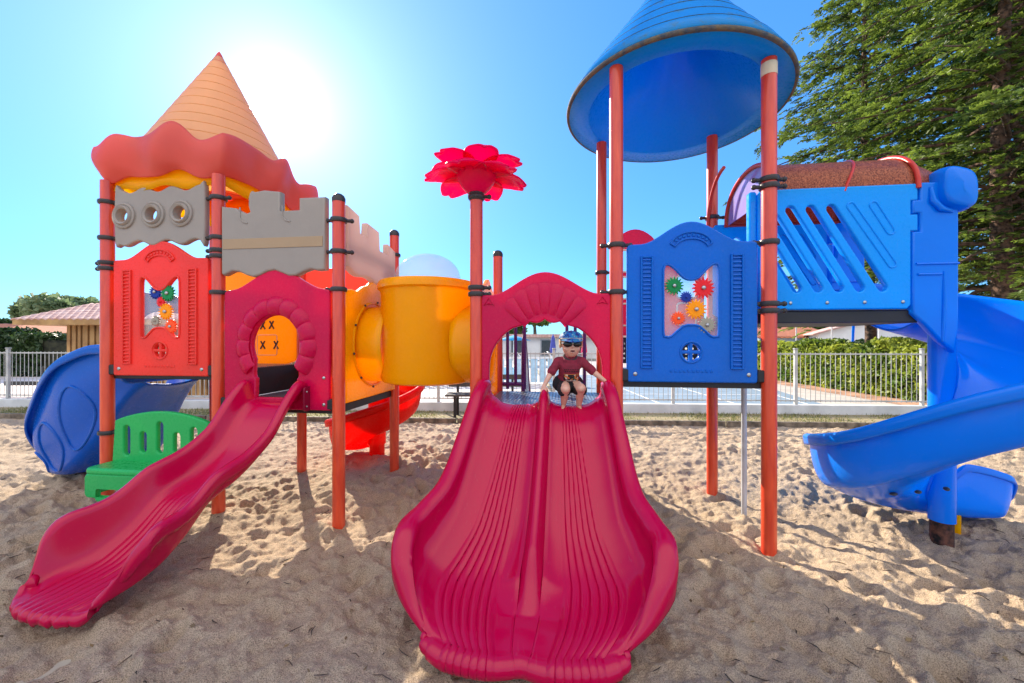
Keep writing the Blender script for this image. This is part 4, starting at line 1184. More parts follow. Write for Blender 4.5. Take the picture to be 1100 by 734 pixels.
# ---- decks
def deck(F, a0, a1, b0, b1, z, th=.07, lab=None, mat=None):
    d = empty_part('deck', F((a0+a1)/2, (b0+b1)/2, z-th)) if False else None
    holes = []
    pts = [(a0, b0), (a1, b0), (a1, b1), (a0, b1)]
    o = plate('deck', pts, [], F.top(z-.006), .008, mat or M['deckplate'], PLAY, .002, lab)
    mb = MB()
    for (x0, y0, x1, y1) in ((a0, b0, a1, b0), (a1, b0, a1, b1), (a0, b1, a1, b1), (a0, b0, a0, b1)):
        c = F((x0+x1)/2, (y0+y1)/2, z-th/2-.012)
        L_ = abs(x1-x0)+abs(y1-y0)
        sz = (L_, .03, th) if y0 == y1 else (.03, L_-.03, th)
        mb.box(c, sz, R3, .006)
    mb.build('deck_frame', M['black'], o)
    return o
def deck_material():
    m = bpy.data.materials.new('perforated_deck')
    N, L, P = nodes_of(m)
    tc = N.new('ShaderNodeTexCoord')
    mp = N.new('ShaderNodeMapping'); mp.inputs['Rotation'].default_value = (0, 0, -TH); mp.inputs['Scale'].default_value = (34, 34, 34)
    L.new(tc.outputs['Object'], mp.inputs['Vector'])
    fr = N.new('ShaderNodeVectorMath'); fr.operation = 'FRACTION'; L.new(mp.outputs[0], fr.inputs[0])
    sb = N.new('ShaderNodeVectorMath'); sb.operation = 'SUBTRACT'; sb.inputs[1].default_value = (.5, .5, .5); L.new(fr.outputs[0], sb.inputs[0])
    sx = N.new('ShaderNodeSeparateXYZ'); L.new(sb.outputs[0], sx.inputs[0])
    cb = N.new('ShaderNodeCombineXYZ'); L.new(sx.outputs[0], cb.inputs[0]); L.new(sx.outputs[1], cb.inputs[1])
    ln = N.new('ShaderNodeVectorMath'); ln.operation = 'LENGTH'; L.new(cb.outputs[0], ln.inputs[0])
    lt = N.new('ShaderNodeMath'); lt.operation = 'LESS_THAN'; lt.inputs[1].default_value = .24; L.new(ln.outputs['Value'], lt.inputs[0])
    P.inputs['Base Color'].default_value = (.16, .17, .19, 1); P.inputs['Roughness'].default_value = .34
    P.inputs['Specular IOR Level'].default_value = .8
    T = N.new('ShaderNodeBsdfTransparent'); ms = N.new('ShaderNodeMixShader')
    L.new(lt.outputs[0], ms.inputs[0]); L.new(P.outputs[0], ms.inputs[1]); L.new(T.outputs[0], ms.inputs[2])
    L.new(ms.outputs[0], N['Material Output'].inputs['Surface'])
    return m
M['deckplate'] = deck_material()
deck(FL, .03, 1.07, .03, 1.07, 1.25)
deck(FL, 1.12, 2.17, .03, 1.07, .98)
deck(FR, .03, SR-.03, .03, SR-.03, .985)
deck(FR, SR+.03, 2*SR-.03, .03, SR-.03, 1.24)
deck(FR, 2*SR+.03, 3*SR+.02, .17, SR-.03, 1.74, .09)
# riser plates between deck levels
def riser(F, a, b0, b1, z0, z1):
    plate('riser', [(b0, z0), (b1, z0), (b1, z1), (b0, z1)], [], F.side(a), .006, M['black'], PLAY, .001)
plate('riser', [(1.12, 1.0), (2.16, 1.0), (2.16, 1.2), (1.12, 1.2)], [rrect(1.2+.12*k, 1.05, 1.28+.12*k, 1.15, .02) for k in range(7)], FL.front(1.06), .012, M['dark_brown'] if 'dark_brown' in M else M.setdefault('dark_brown', simple('brown_steel', (.10, .03, .03), .5)), PLAY, .002)
riser(FL, 1.09, .05, 1.05, .98, 1.24)
riser(FR, SR, .05, 1.02, .985, 1.23)
plate('riser', [(SR+.04, 1.28), (2*SR-.04, 1.28), (2*SR-.04, 1.54), (SR+.04, 1.54)], [circ(SR+.1+.06*i, 1.33+.05*j, .012, 10) for i in range(15) for j in range(4)], FR.front(SR-.01), .006, M['black'], PLAY, .001)

# ---- gears and activity panels
def gear_outline(cx, cy, r, n=16, depth=.28):
    out = []
    for k in range(n*2):
        a = math.pi*k/n
        rr = r if k % 2 == 0 else r*(1-depth)
        out.append((cx+rr*math.cos(a-.04), cy+rr*math.sin(a-.04))); out.append((cx+rr*math.cos(a+.04), cy+rr*math.sin(a+.04)))
    return out
def activity_panel(F, a0, a1, z0, mat, gears, name, label, pane=True):
    w = a1-a0; c = (a0+a1)/2
    zs = z0+1.01; zp = z0+1.165
    top = []
    for k in range(21):   # arched pediment with swept shoulders
        t = k/20; x = c+.30*w*1.28*(1-2*t)
        top.append((x, zs+.012+(zp-zs)*(.5+.5*math.cos(math.pi*(2*t-1)))**.85))
    out = arc(a0+.02, z0+.02, .02, .02, 180, 270, 4)+arc(a1-.02, z0+.02, .02, .02, 270, 360, 4)+arc(a1-.03, zs-.02, .03, .03, 0, 90, 5)+top+arc(a0+.03, zs-.02, .03, .03, 90, 180, 5)
    hw = .195; zb0, zb1 = z0+.335, z0+.865
    win = smooth_pts([(c-hw, zb0+.03), (c-hw+.02, zb0), (c-hw+.06, zb0+.005), (c-.06, zb0+.075), (c, zb0+.085), (c+.06, zb0+.075), (c+hw-.06, zb0+.005), (c+hw-.02, zb0), (c+hw, zb0+.03), (c+hw, zb0+.27), (c+hw, zb1-.04), (c+hw-.03, zb1), (c+hw-.08, zb1-.03), (c+.05, zb1-.10), (c, zb1-.115), (c-.05, zb1-.10), (c-hw+.08, zb1-.03), (c-hw+.03, zb1), (c-hw, zb1-.04), (c-hw, zb0+.27)], 4)
    rx, rz, rr_ = c, z0+.222, .062
    quad = []
    for s0 in (0, 90, 180, 270):
        g = .012
        pts = [(rx+g*(1 if s0 in (0, 270) else -1), rz+g*(1 if s0 in (0, 90) else -1))]
        for p in arc(rx, rz, rr_, rr_, s0+12, s0+78, 6): pts.append(p)
        quad.append(pts)
    th = .045
    o = plate(name, out, [win]+quad, F.front(0), th, mat, PLAY, .010, label)
    # raised rim round the window and the porthole
    fw = F.front(0)
    def P3(x, z, d): return fw @ Vector((x, z, d))
    mb = MB(); mb.path([P3(x, z, -th/2) for x, z in win[::2]], .009, 8, closed=True); mb.build('window_rim', mat, o)
    mb = MB(); mb.path([P3(x, z, -th/2) for x, z in circ(rx, rz, rr_+.014, 24)], .008, 8, closed=True); mb.build('porthole_rim', mat, o)
    # arched crest
    cr = arc(c, zs-.02, .155, .115, 12, 168, 16)+arc(c, zs-.04, .115, .075, 165, 15, 14)
    plate('crest', cr, [arc(c, zs-.02, .142, .102, 16, 164, 14)+arc(c, zs-.04, .125, .085, 162, 18, 12)], F.front(-th/2-.004), .014, mat, o, .003)
    mb = MB()   # row of small raised blocks inside the crest, in the arch
    for k in range(8):
        a_ = rad(38+104*k/7); mb.box(P3(c+.134*math.cos(a_), zs-.028+.094*math.sin(a_), -th/2-.002), (.022, .012, .02), R3, .003)
    for k in range(10):
        mb.box(P3(c-.14+.031*k, z0+.085, -th/2-.001), (.02, .008, .02), R3, .003)
    mb.build('embossing', mat, o)
    # louvred shutters
    for s in (-1, 1):
        x0 = c+s*w*.345-.045*1; x1 = x0+.09; zz0, zz1 = z0+.10, z0+.93
        mb = MB()
        for (xa, xb, za, zb) in ((x0, x0+.014, zz0, zz1), (x1-.014, x1, zz0, zz1), (x0+.014, x1-.014, zz0, zz0+.014), (x0+.014, x1-.014, zz1-.014, zz1)):
            mb.box(P3((xa+xb)/2, (za+zb)/2, -th/2-.006), (xb-xa, .018, zb-za), R3, .003)
        ns = 26
        for k in range(ns):
            z = zz0+.03+(zz1-zz0-.06)*k/(ns-1)
            mb.box(P3((x0+x1)/2, z, -th/2-.004), (x1-x0-.028, .014, .013), R3 @ Matrix.Rotation(rad(-28), 3, 'X'), .003)
        mb.build('louvre', mat, o)
    # bolts
    for (x, z) in ((a0+.06, z0+.06), (a1-.06, z0+.06)):
        MB().ball(P3(x, z, -th/2-.001), .016, 10, 6, (1, .5, 1)).build('bolt', M['steel'], o)
    if pane:
        plate('window_pane', rrect(c-hw-.01, zb0-.01, c+hw+.01, zb1+.01, .02), [], F.front(.012), .006, M['pane'], o, .001)
    for (gx, gz, r, mt) in gears:
        g = plate('gear', gear_outline(c+gx, zb0+gz, r), [], F.front(-.004-.012*(gx > 0)), .016, M[mt], o, .003)
        # hub and spokes moulded on the gear
        hb = MB(); hb.ball(P3(c+gx, zb0+gz, -.018-.012*(gx > 0)), r*.22, 10, 6, (1, .7, 1)); hb.build('gear_hub', M['steel'] if r > .05 else M[mt], o)
    # bracket plates behind the panel
    return o
activity_panel(FR, SR+.075, 2*SR-.085, 1.20, M['blue'], [(-.115, .375, .068, 'gear_green'), (.085, .355, .078, 'gear_red'), (-.03, .29, .045, 'gear_blue'), (.035, .20, .074, 'gear_yellow'), (-.085, .135, .052, 'gear_orange'), (.11, .085, .064, 'gear_grey')], 'activity_panel', 'blue activity panel with colourful gears behind its window')
activity_panel(FL, .085, 1.02, 1.20, M['red'], [(-.06, .40, .062, 'gear_blue'), (.075, .385, .072, 'gear_green'), (-.005, .31, .045, 'gear_red'), (.055, .225, .072, 'gear_yellow'), (-.06, .145, .045, 'gear_grey'), (.105, .095, .062, 'gear_orange')], 'activity_panel', 'red activity panel with colourful gears behind its window')

# black corner brackets under the panels
def brackets(F, a0, a1, z):
    for a in (a0, a1): MB().box(F(a, 0.0, z), (.07, .05, .09), R3, .008).build('deck_bracket', M['black'], PLAY)
brackets(FL, .06, 1.05, 1.25); brackets(FR, SR+.055, 2*SR-.05, 1.25); brackets(FL, 1.16, 2.14, .98)

# ---- left entrance arch (shell ornament)
def shell_arch():
    x0, x1 = 1.175, 2.135; c = 1.655; z0, zs, zp = .93, 1.93, 2.09
    top = []
    for k in range(21):
        t = k/20; x = c+.40*(1-2*t)
        top.append((x, zs+.01+(zp-zs)*(.5+.5*math.cos(math.pi*(2*t-1)))**.8))
    out = [(x0, z0), (x1, z0)]+arc(x1-.03, zs-.03, .03, .03, 0, 90, 4)+top+arc(x0+.03, zs-.03, .03, .03, 90, 180, 4)
    hz, hr = 1.47, .225
    hole = [(c+.19, z0+.10)]+arc(c+.185, 1.24, .02, .05, -90, 0, 3)+arc(c, hz, hr, .25, -28, 208, 30)+arc(c-.185, 1.24, .02, .05, 180, 270, 3)+[(c-.19, z0+.10)]
    o = plate('entrance_arch', out, [hole], FL.front(0), .05, M['magenta'], PLAY, .012, 'magenta shell-shaped entrance arch above the single slide')
    T = FL.front(0); mb = MB(); n = 11
    def fn(u, v):
        a = rad(-40+260*u); lobe = abs(math.sin(math.pi*u*n))**.5
        rin, rout = hr+.005, hr+.125+.018*lobe
        r_ = rin+(rout-rin)*v
        bul = (.040+.014*lobe)*math.sin(math.pi*min(1, .12+.88*v))**.7
        kz = 1.12
        zc = hz+(0.0 if a > rad(-5) else 0)
        return T @ Vector((c+r_*math.cos(a), zc+r_*kz*math.sin(a), -.022-bul))
    mb.grid(fn, n*12, 10)
    mb.build('shell_ornament', M['magenta'], o)
    for (x, z) in ((x1-.05, z0+.05), (x0+.05, z0+.05), (x1-.05, 1.2)):
        MB().ball(T @ Vector((x, z, -.028)), .014, 10, 6, (1, .5, 1)).build('bolt', M['steel'], o)
    return o
shell_arch()

# ---- centre arch above the double slide
def centre_arch():
    c = SR/2; x0, x1 = .045, SR-.045; z0, zs, zp = 1.05, 1.86, 2.03
    top = []
    for k in range(25):
        t = k/24; x = c+.40*(1-2*t)
        top.append((x, zs+(zp-zs)*(.5+.5*math.cos(math.pi*(2*t-1)))**.8))
    out = [(x1, z0)]+arc(x1-.02, zs-.02, .02, .02, 0, 90, 4)+top+arc(x0+.02, zs-.02, .02, .02, 90, 180, 4)+[(x0, z0)]
    inner = []
    for k in range(61):
        a = math.pi*k/60
        x = c-.43*math.cos(a); z = 1.30+.37*math.sin(a)
        if abs(x-c) < .25: z -= .03*abs(math.sin((x-c)/.25*math.pi*2)) * (1-abs(x-c)/.34)
        inner.append((x, z))
    inner = [(x0+.055, z0)]+inner+[(x1-.055, z0)]
    o = plate('entrance_arch', out+inner, [], FR.front(0), .055, M['magenta'], PLAY, .010, 'magenta scalloped arch above the double slide')
    T = FR.front(0); mb = MB()
    # fanned shell bulge on the keystone
    def fn(u, v):
        a = rad(38+104*u); n = 7
        lobe = abs(math.sin(math.pi*u*n))**.6
        r_ = .24+(.33+.01*lobe)*v*.85
        x = c+r_*math.cos(a)*.80; z = 1.47+r_*math.sin(a)*.93
        return T @ Vector((x, z, -.022-(.010+.012*lobe)*math.sin(math.pi*v)**.6))
    mb.grid(fn, 84, 10); mb.build('shell_ornament', M['magenta'], o)
    # raised star-leaf in the corners
    for s in (-1, 1):
        mb = MB(); cx = c+s*.43; cz = 1.80
        mb.path([T @ Vector((cx+p[0], cz+p[1], -.03)) for p in [(-.04, -.02), (0, .035), (.04, -.02), (0, -.008)]], .005, 6, closed=True)
        mb.build('embossing', M['magenta'], o)
    return o
centre_arch()
# curved side cheeks between arch and slide rim
mb = MB()
for s in (-1, 1):
    mb.path([FR(SR/2+s*.455, -.02, z) for z in (.98, 1.06, 1.14)], [.035, .032, .028], 12)
mb.build('side_cheek', M['magenta'], PLAY)

# ---- slides
def double_slide():
    LL = 1.22; NV = 130; NU = 240
    D_ = [0, .06, .16, .29, .52, .74, .91, 1.04, 1.14, 1.22]
    Z_ = [1.00, .985, .93, .79, .53, .30, .18, .13, .105, .078]
    W_D = [0, .12, .4, .65, .82, .92, 1.0, 1.06, 1.12, 1.17, 1.22]; W_W = [.465, .48, .525, .57, .650, .690, .684, .662, .622, .568, .495]
    RD = [0, .1, .5, .78, .95, 1.08, 1.16, 1.22]; RH = [.17, .19, .20, .27, .30, .20, .09, .03]
    DD = [0, .05, .2, .6, .86, .96, 1.06]; DH = [.11, .16, .18, .185, .17, .07, 0]
    def sec(t, D):
        W = interp(D, W_D, W_W); h = interp(D, RD, RH); dv = interp(D, DD, DH) if D < 1.06 else 0
        a = abs(t); s = 1 if t >= 0 else -1
        ee = min(1, max(0.05, (LL-D)/.16))**.5; W0 = W
        # knots across: a from 0 centre to 1 outer skirt
        cw = .055
        if a < .11:
            q = a/.11; x = cw*q*W/.5*.9; z = dv*(math.cos(q*math.pi)*.5+.5)**.62
        elif a < .78:
            q = (a-.11)/.67; x = W*(.09+(.83-.09)*q)
            z = .10*h*max(0, (q-.80)/.20)**2+.10*dv*max(0, (.14-q)/.14)**2+(.045+.03*min(1, D))*ee*(abs(q-.46)/.54)**2.2*(1 if q > .46 else min(1, dv*8))
            # grip ribs
            g1 = .56+.30*min(1, D/.95)
            if .20 < q < g1:
                gg = (q-.20)/(g1-.20); env = min(1, gg*8, (1-gg)*8)
                z += .0125*env*abs(math.sin(math.pi*gg*7.0))**.6*(.4+.9*min(1, D/.9))
        elif a < .91:
            q = (a-.78)/.13; x = W*(.83+.085*math.sin(q*math.pi*.62)/math.sin(math.pi*.62)); z = .10*h+(.90*h)*q**1.1+(.045+.03*min(1, D))*ee*(1-q)**2
        elif a < .965:
            q = (a-.91)/.055; an = math.pi*(1-q)
            x = W*(.915)+.042*(1+math.cos(an))*(W/.6)*ee; z = h+.034*math.sin(an)*(h/.2 if h < .2 else 1)
        else:
            q = (a-.965)/.035; x = W*.915+.084*(W/.6)*ee+.006*q; z = h-min(.075, .4*h)*q*ee; x -= .012*q
        return s*x, z
    def fn(u, v):
        D = LL*v; t = 2*u-1
        x, z = sec(t, D)
        zf = interp(D, D_, Z_)
        # ribbed lip bulges forward with scallops, dips in the middle
        fwd = 0
        if D > 1.0:
            k = (D-1.0)/.22; fwd = k*(.055*(1-t*t)-.03*t*t-.02*math.exp(-(t/.2)**2)) - .022*k*math.exp(-(t/.22)**2)
            z += .02*k*(1-abs(t))*0
        return FR(SR/2+x-.055*(D/LL)**1.5, -.02-D-fwd, max(zf+z, .012))
    def lip(u, v):
        u = .012+.976*u
        p = fn(u, 1.0); q = fn(u, .985); a = v*math.pi*1.0
        tg = fn(min(1, u+.01), 1.0)-fn(max(0, u-.01), 1.0); d = Vector((tg.y, -tg.x, 0)).normalized()
        if d.dot(p-q) < 0: d = -d
        k_ = min(1, 6*min(u, 1-u)+.01)**.55
        rb = max(0, p.z-interp(LL, D_, Z_)) if .1 < u < .9 else 0
        a *= .8; r_ = (.046+.55*min(.03, rb))*k_
        return p+d*r_*math.sin(a)+Vector((0, 0, -r_*.85*(1-math.cos(a))))
    def whole(u, v): return fn(u, v/.92) if v <= .92 else lip(u, (v-.92)/.08)
    mb = MB(); mb.grid(whole, NU, NV)
    o = mb.build('slide', M['slide_pink'], PLAY, True, 55, label='wide magenta double slide with a central divider and ribbed lanes')
    solid(o, .014, -1)
    # front feet under the lip
    mb = MB()
    for s in (-1, 1): mb.box(FR(SR/2+s*.25, -.95, .03), (.10, .16, .16), R3, .01)
    mb.build('foot', M['black'], o)
    return o
double_slide()

def wave_slide():
    Lr = 1.22
    D_ = [0, .06, .16, .34, .50, .68, .84, .98, 1.12, 1.25]
    Z_ = [1.0, .985, .90, .66, .53, .43, .25, .14, .10, .07]
    W_D = [0, .3, .7, .95, 1.1, 1.19, 1.25]; W_W = [.255, .265, .29, .345, .385, .365, .30]
    RD = [0, .06, .3, .6, .85, 1.0, 1.12, 1.20, 1.25]; RH = [.13, .17, .16, .18, .24, .30, .23, .10, .03]
    def path(D):
        dx = -.36*(D/Lr)**1.5
        return FL(1.655+dx, -.02-D, 0)
    def fn(u, v):
        D = Lr*v; t = 2*u-1; a = abs(t); s = 1 if t >= 0 else -1; ee = min(1, max(.05, (Lr-D)/.14))**.5
        W = interp(D, W_D, W_W); h = interp(D, RD, RH)
        if a < .70:
            q = a/.70; x = W*.72*q; z = .12*h*max(0, (q-.6)/.4)**2
            if q < .8: z += .0065*abs(math.sin(math.pi*q*5.2))**.6*min(1.6, max(0, (D-.6)/.25))*min(1, (0.8-q)*10)
        elif a < .87:
            q = (a-.70)/.17; x = W*(.72+.13*q**.7); z = .12*h+.88*h*q**1.15
        elif a < .95:
            q = (a-.87)/.08; an = math.pi*(1-q); x = W*.85+.034*(1+math.cos(an))*ee; z = h+.026*math.sin(an)*ee
        else:
            q = (a-.95)/.05; x = W*.85+.068*ee-.008*q; z = h-min(.07, .4*h)*q*ee
        c = path(D); c2 = path(min(D+.02, Lr)); c1 = path(max(D-.02, 0))
        d = Vector((UY, -UX, 0)); d2 = (c2-c1).normalized(); d = (d*.75+d2*.25).normalized(); n = Vector((-d.y, d.x, 0))
        p = c+n*(s*x); fwd = 0
        if D > 1.05: fwd = (D-1.05)/.17*(.05*(1-a*a)-.09*a**3.5)
        p += d*fwd
        p.z = max(interp(D, D_, Z_)+z, .012)
        return p
    def lip(u, v):
        u = .012+.976*u
        p = fn(u, 1.0); q = fn(u, .985); a = v*math.pi
        tg = fn(min(1, u+.01), 1.0)-fn(max(0, u-.01), 1.0); d = Vector((tg.y, -tg.x, 0)).normalized()
        if d.dot(p-q) < 0: d = -d
        sc = abs(math.sin(math.pi*u*9))**.6
        k_ = min(1, 6*min(u, 1-u)+.01)**.55
        a *= .8; r_ = (.036+.012*sc)*k_
        return p+d*r_*math.sin(a)+Vector((0, 0, -r_*.85*(1-math.cos(a))+.005*sc*k_*math.sin(a)))
    def whole(u, v): return fn(u, v/.92) if v <= .92 else lip(u, (v-.92)/.08)
    mb = MB(); mb.grid(whole, 130, 120)
    o = mb.build('slide', M['slide_pink'], PLAY, True, 55, label='narrow magenta wave slide running down to the bottom left')
    solid(o, .014, 1)
    # dark red bolted side plates at the top
    for s in (-1, 1):
        pl = plate('side_plate', rrect(-.10, .93, .02, 1.13, .03), [], FL.side(1.655+s*.30), .014, M['dark_red'], o, .003)
        mb = MB()
        for (y, z) in ((-.07, .97), (-.07, 1.09), (-.01, 1.03)): mb.ball(FL(1.655+s*.31, y, z), .008, 8, 5)
        mb.build('bolt', M['steel'], pl)
    return o
wave_slide()

# ---- helical slides
def helix_slide(cx, cy, phi0, turn, zf, rin, rout, hout, mat, exit_len=0.0, lead=0.0, label=None, name='spiral_slide', n=170, hin=.10, hend=.10, sag=.03, pole_top=None, pole_r=.075, base_mat=None, column_mat=None):
    tot = abs(rad(turn)); rc = (rin+rout)/2
    arcl = tot*rc; L_ = lead+arcl+exit_len
    def frame(s):
        if s < lead:
            a = rad(phi0); c = Vector((cx+rc*math.cos(a), cy+rc*math.sin(a), 0)); sg = 1 if turn > 0 else -1
            d = Vector((-math.sin(a), math.cos(a), 0))*sg; return c-d*(lead-s), d, Vector((math.cos(a), math.sin(a), 0))
        if s <= lead+arcl:
            a = rad(phi0)+(1 if turn > 0 else -1)*(s-lead)/rc
            sg = 1 if turn > 0 else -1
            return Vector((cx+rc*math.cos(a), cy+rc*math.sin(a), 0)), Vector((-math.sin(a), math.cos(a), 0))*sg, Vector((math.cos(a), math.sin(a), 0))
        a = rad(phi0+turn); sg = 1 if turn > 0 else -1
        c = Vector((cx+rc*math.cos(a), cy+rc*math.sin(a), 0)); d = Vector((-math.sin(a), math.cos(a), 0))*sg
        return c+d*(s-lead-arcl), d, Vector((math.cos(a), math.sin(a), 0))
    hw = (rout-rin)/2
    def fn(u, v):
        s = L_*v; c, d, o_ = frame(s); z0 = zf(v); t = 2*u-1
        ho = interp(v, [0, .06, .9, .97, 1], [hout, hout, hout, hout*.7, .05]); hi = interp(v, [0, .08, .76, .86, .96, 1], [hin, hin, hin, hend, hend*.8, .04])
        if t < -.93: x = -hw-.0; z = hi-(-.93-t)/.07*.05; x = -hw-.02*(-.93-t)/.07
        elif t < -.6: q = (-.6-t)/.33; x = -hw*(.78+.22*q**.7); z = hi*q**1.3
        elif t < .45: q = (t+.6)/1.05; x = -hw*.78+hw*1.38*q; z = -sag*math.sin(math.pi*q)
        elif t < .86: q = (t-.45)/.41; x = hw*(.60+.34*math.sin(q*math.pi/2)); z = ho*(1-math.cos(q*math.pi/2))
        elif t < .95: q = (t-.86)/.09; an = math.pi*(1-q); x = hw*.94+.024*(1+math.cos(an)); z = ho+.026*math.sin(an)
        else: q = (t-.95)/.05; x = hw*.94+.048-.01*q; z = ho-.06*q
        if v > .94: x *= math.sqrt(max(.05, 1-((v-.94)/.06)**2.2))
        return c+o_*x+Vector((0, 0, max(z0+z, .02)))
    mb = MB(); mb.grid(fn, 110, n)
    o = mb.build(name, mat, PLAY, True, 60, label=label); solid(o, .016, 0)
    if pole_top:
        mb = MB(); mb.tube((cx, cy, .17), (cx, cy, pole_top), pole_r, n=30); mb.build('column', column_mat or mat, o)
        mb = MB(); mb.tube((cx, cy, -.1), (cx, cy, .169), pole_r*.86, n=24); mb.build('column_base', base_mat or M['rust'], o)
    return o
SPX, SPY = 3.20, 2.94
def zb(v):
    L_ = .02+math.radians(354)*.4425+.80
    ang_ = (v*L_-.02)/.4425*180/math.pi+16
    return interp(ang_, [-40, 0, 30, 100, 190, 225, 280, 325, 370, 440, 480], [1.71, 1.69, 1.62, 1.36, .98, .80, .41, .27, .18, .12, .12])
sp = helix_slide(SPX, SPY, 84, -354, zb, .085, .80, .38, M['slide_blue'], exit_len=.80, lead=.02, hend=.42, sag=.07, label='bright blue spiral slide winding round a column at the right', pole_top=1.75)
# moulded web joining the inner edge to the column, with dark bolt slots
mb = MB()
for k in range(24):
    a = rad(-60-5.2*k*1.2); z = .93-.0135*k
mb = MB()
for (a_, z_) in ((-135, .66), (-150, .60), (-165, .54)):
    a = rad(a_); c = Vector((SPX+.50*math.cos(a), SPY+.50*math.sin(a), z_-.125))
    MB().ball(c, .022, 10, 6, (1.6, .8, .5), Matrix.Rotation(a, 3, 'Z')).build('bolt_cover', M['clamp'], sp)

# yellow foot of the far support, seen beside the column base
MB().tube((3.50, 3.12, -.1), (3.50, 3.12, .18), .034, n=16).build('support_foot', M['yellow'], PLAY, label='yellow support foot behind the spiral column')

# red spiral slide behind the left tower
zr_ = lambda v: interp(v, [0, .12, .5, .8, 1.0], [.98, .93, .52, .15, .05])
rs = helix_slide(-1.76, 5.15, 150, -330, zr_, .09, .58, .34, M['bright_red'], exit_len=.4, lead=.25, label='bright red spiral slide behind the yellow tunnel', pole_top=1.3, pole_r=.11, base_mat=M['bright_red'], hin=.14)

# blue trough slide leaving the left tower towards the left
def side_slide():
    Lr = 1.85
    def fn(u, v):
        D = Lr*v; SH = .83; t = 2*u-1
        bend = .30*(D/Lr)**2
        c = FL(-.04-D*.93*SH, .66+bend, 0)
        zc = interp(D, [0, .1, .35, .7, 1.0, 1.3, 1.85], [1.05, 1.0, .80, .42, .20, .09, .06])
        wf = interp(D, [0, .5, 1.0, 1.4, 1.7, 1.85], [.40, .46, .54, .54, .40, .16])
        rim = interp(D, [0, .4, .75, 1.05, 1.3, 1.55, 1.75, 1.85], [1.42, 1.42, 1.32, 1.12, .86, .56, .32, .20])
        h = max(.05, rim-zc)
        a = abs(t); s = 1 if t >= 0 else -1
        if a < .40: q = a/.40; x = wf*.50*q; z = .02*q*q
        elif a < .88:
            q = (a-.40)/.48; x = wf*(.50+.50*math.sin(q*math.pi/2)**.8); z = .02+h*(1-math.cos(q*math.pi/2))**1.15
            x += .022*math.sin(q*math.pi*3)*min(1, v*6)*math.sin(math.pi*min(1, q))
        elif a < .95: q = (a-.88)/.07; an = math.pi*(1-q); x = wf+.03*(1+math.cos(an)); z = h+.02+.022*math.sin(an)
        else: q = (a-.95)/.05; x = wf+.06; z = h+.02-.06*q
        d = FL(-1, .84*D/Lr*.35, 0)-FL(0, 0, 0); d.z = 0; d.normalize(); n_ = Vector((d.y, -d.x, 0))
        p = c+n_*(-s*x); p.z = max(zc+z, .015)
        return p
    mb = MB(); mb.grid(fn, 110, 110)
    o = mb.build('slide', M['slide_blue_dark'], PLAY, True, 60, label='blue trough slide leaving the left tower towards the shed'); solid(o, .018, 0)
    # swirl mouldings on the outer wall facing the camera
    def on(u, v): return fn(u, v)
    def ring(u0, v0, du, dv, r0, nn=26):
        pts = []
        for k in range(nn):
            a = 2*math.pi*k/nn
            u = u0+du*math.cos(a)*(1+.25*math.sin(a)); v = v0+dv*math.sin(a)
            p = on(u, v); q1 = on(u+.01, v)-p; q2 = on(u, v+.01)-p
            nn_ = q1.cross(q2).normalized()
            if nn_.y > 0: nn_ = -nn_
            pts.append(p+nn_*.010)
        mbx.path(pts, r0, 8, closed=True)
    mbx = MB()
    side = 1
    c1 = .5+side*.5*.68
    ring(c1, .40, .060, .10, .013)
    ring(c1-.01, .64, .060, .09, .013)
    ring(c1-.02, .82, .05, .05, .012)
    mbx.build('moulding', M['slide_blue_dark'], o)
    return o
M['slide_blue_dark'] = plastic('deep_blue_slide_plastic', (0.004, 0.11, 0.52), 0.28, trans=0.12, tcol=(0.0, 0.3, 0.9), dirt=0.12, coat=0.4)
side_slide()
# blue hood plate standing at the head of that slide
plate('slide_hood', rrect(.12, 1.10, 1.0, 1.98, .1), [rrect(.28, 1.22, .86, 1.8, .2)], FL.side(-.03), .04, M['blue'], PLAY, .01, 'blue hood frame at the top of the left trough slide')

# ---- green bench panel
def green_bench():
    top = []
    for k in range(25):
        t = k/24; top.append((1.02-.92*t, .80+.09*math.sin(math.pi*t)**.8))
    out = [(.07, .42), (1.04, .42)]+top
    holes = []
    for k, (h0, h1) in enumerate(((.50, .76), (.53, .71), (.53, .80), (.53, .71), (.50, .76))):
        x = .22+.165*k; holes.append(arc(x, h1-.035, .032, .035, 0, 180, 8)+arc(x, h0+.03, .032, .035, 180, 360, 8))
    o = plate('bench_panel', out, holes, FL.front(0.0), .045, M['green'], PLAY, .012, 'green moulded seat bench between two front posts')
    seat = rrect(.07, -.24, 1.06, .0, .06)
    s = plate('seat', seat, [], FL.top(.42), .055, M['green'], o, .02)
    mb = MB()
    ap = plate('apron', rrect(.08, .20, 1.05, .40, .04), [rrect(.18, .17, .95, .29, .03)], FL.front(-.215), .04, M['green'], o, .012)
    for a in (.085, 1.045):
        plate('seat_side', rrect(-.22, .20, -.01, .40, .03), [], FL.side(a), .03, M['green'], o, .01)
    mb = MB(); mb.box(FL(.56, -.11, .29), (.8, .14, .05), R3, .01); mb.build('under_bracket', M['black'], o)
    return o
green_bench()

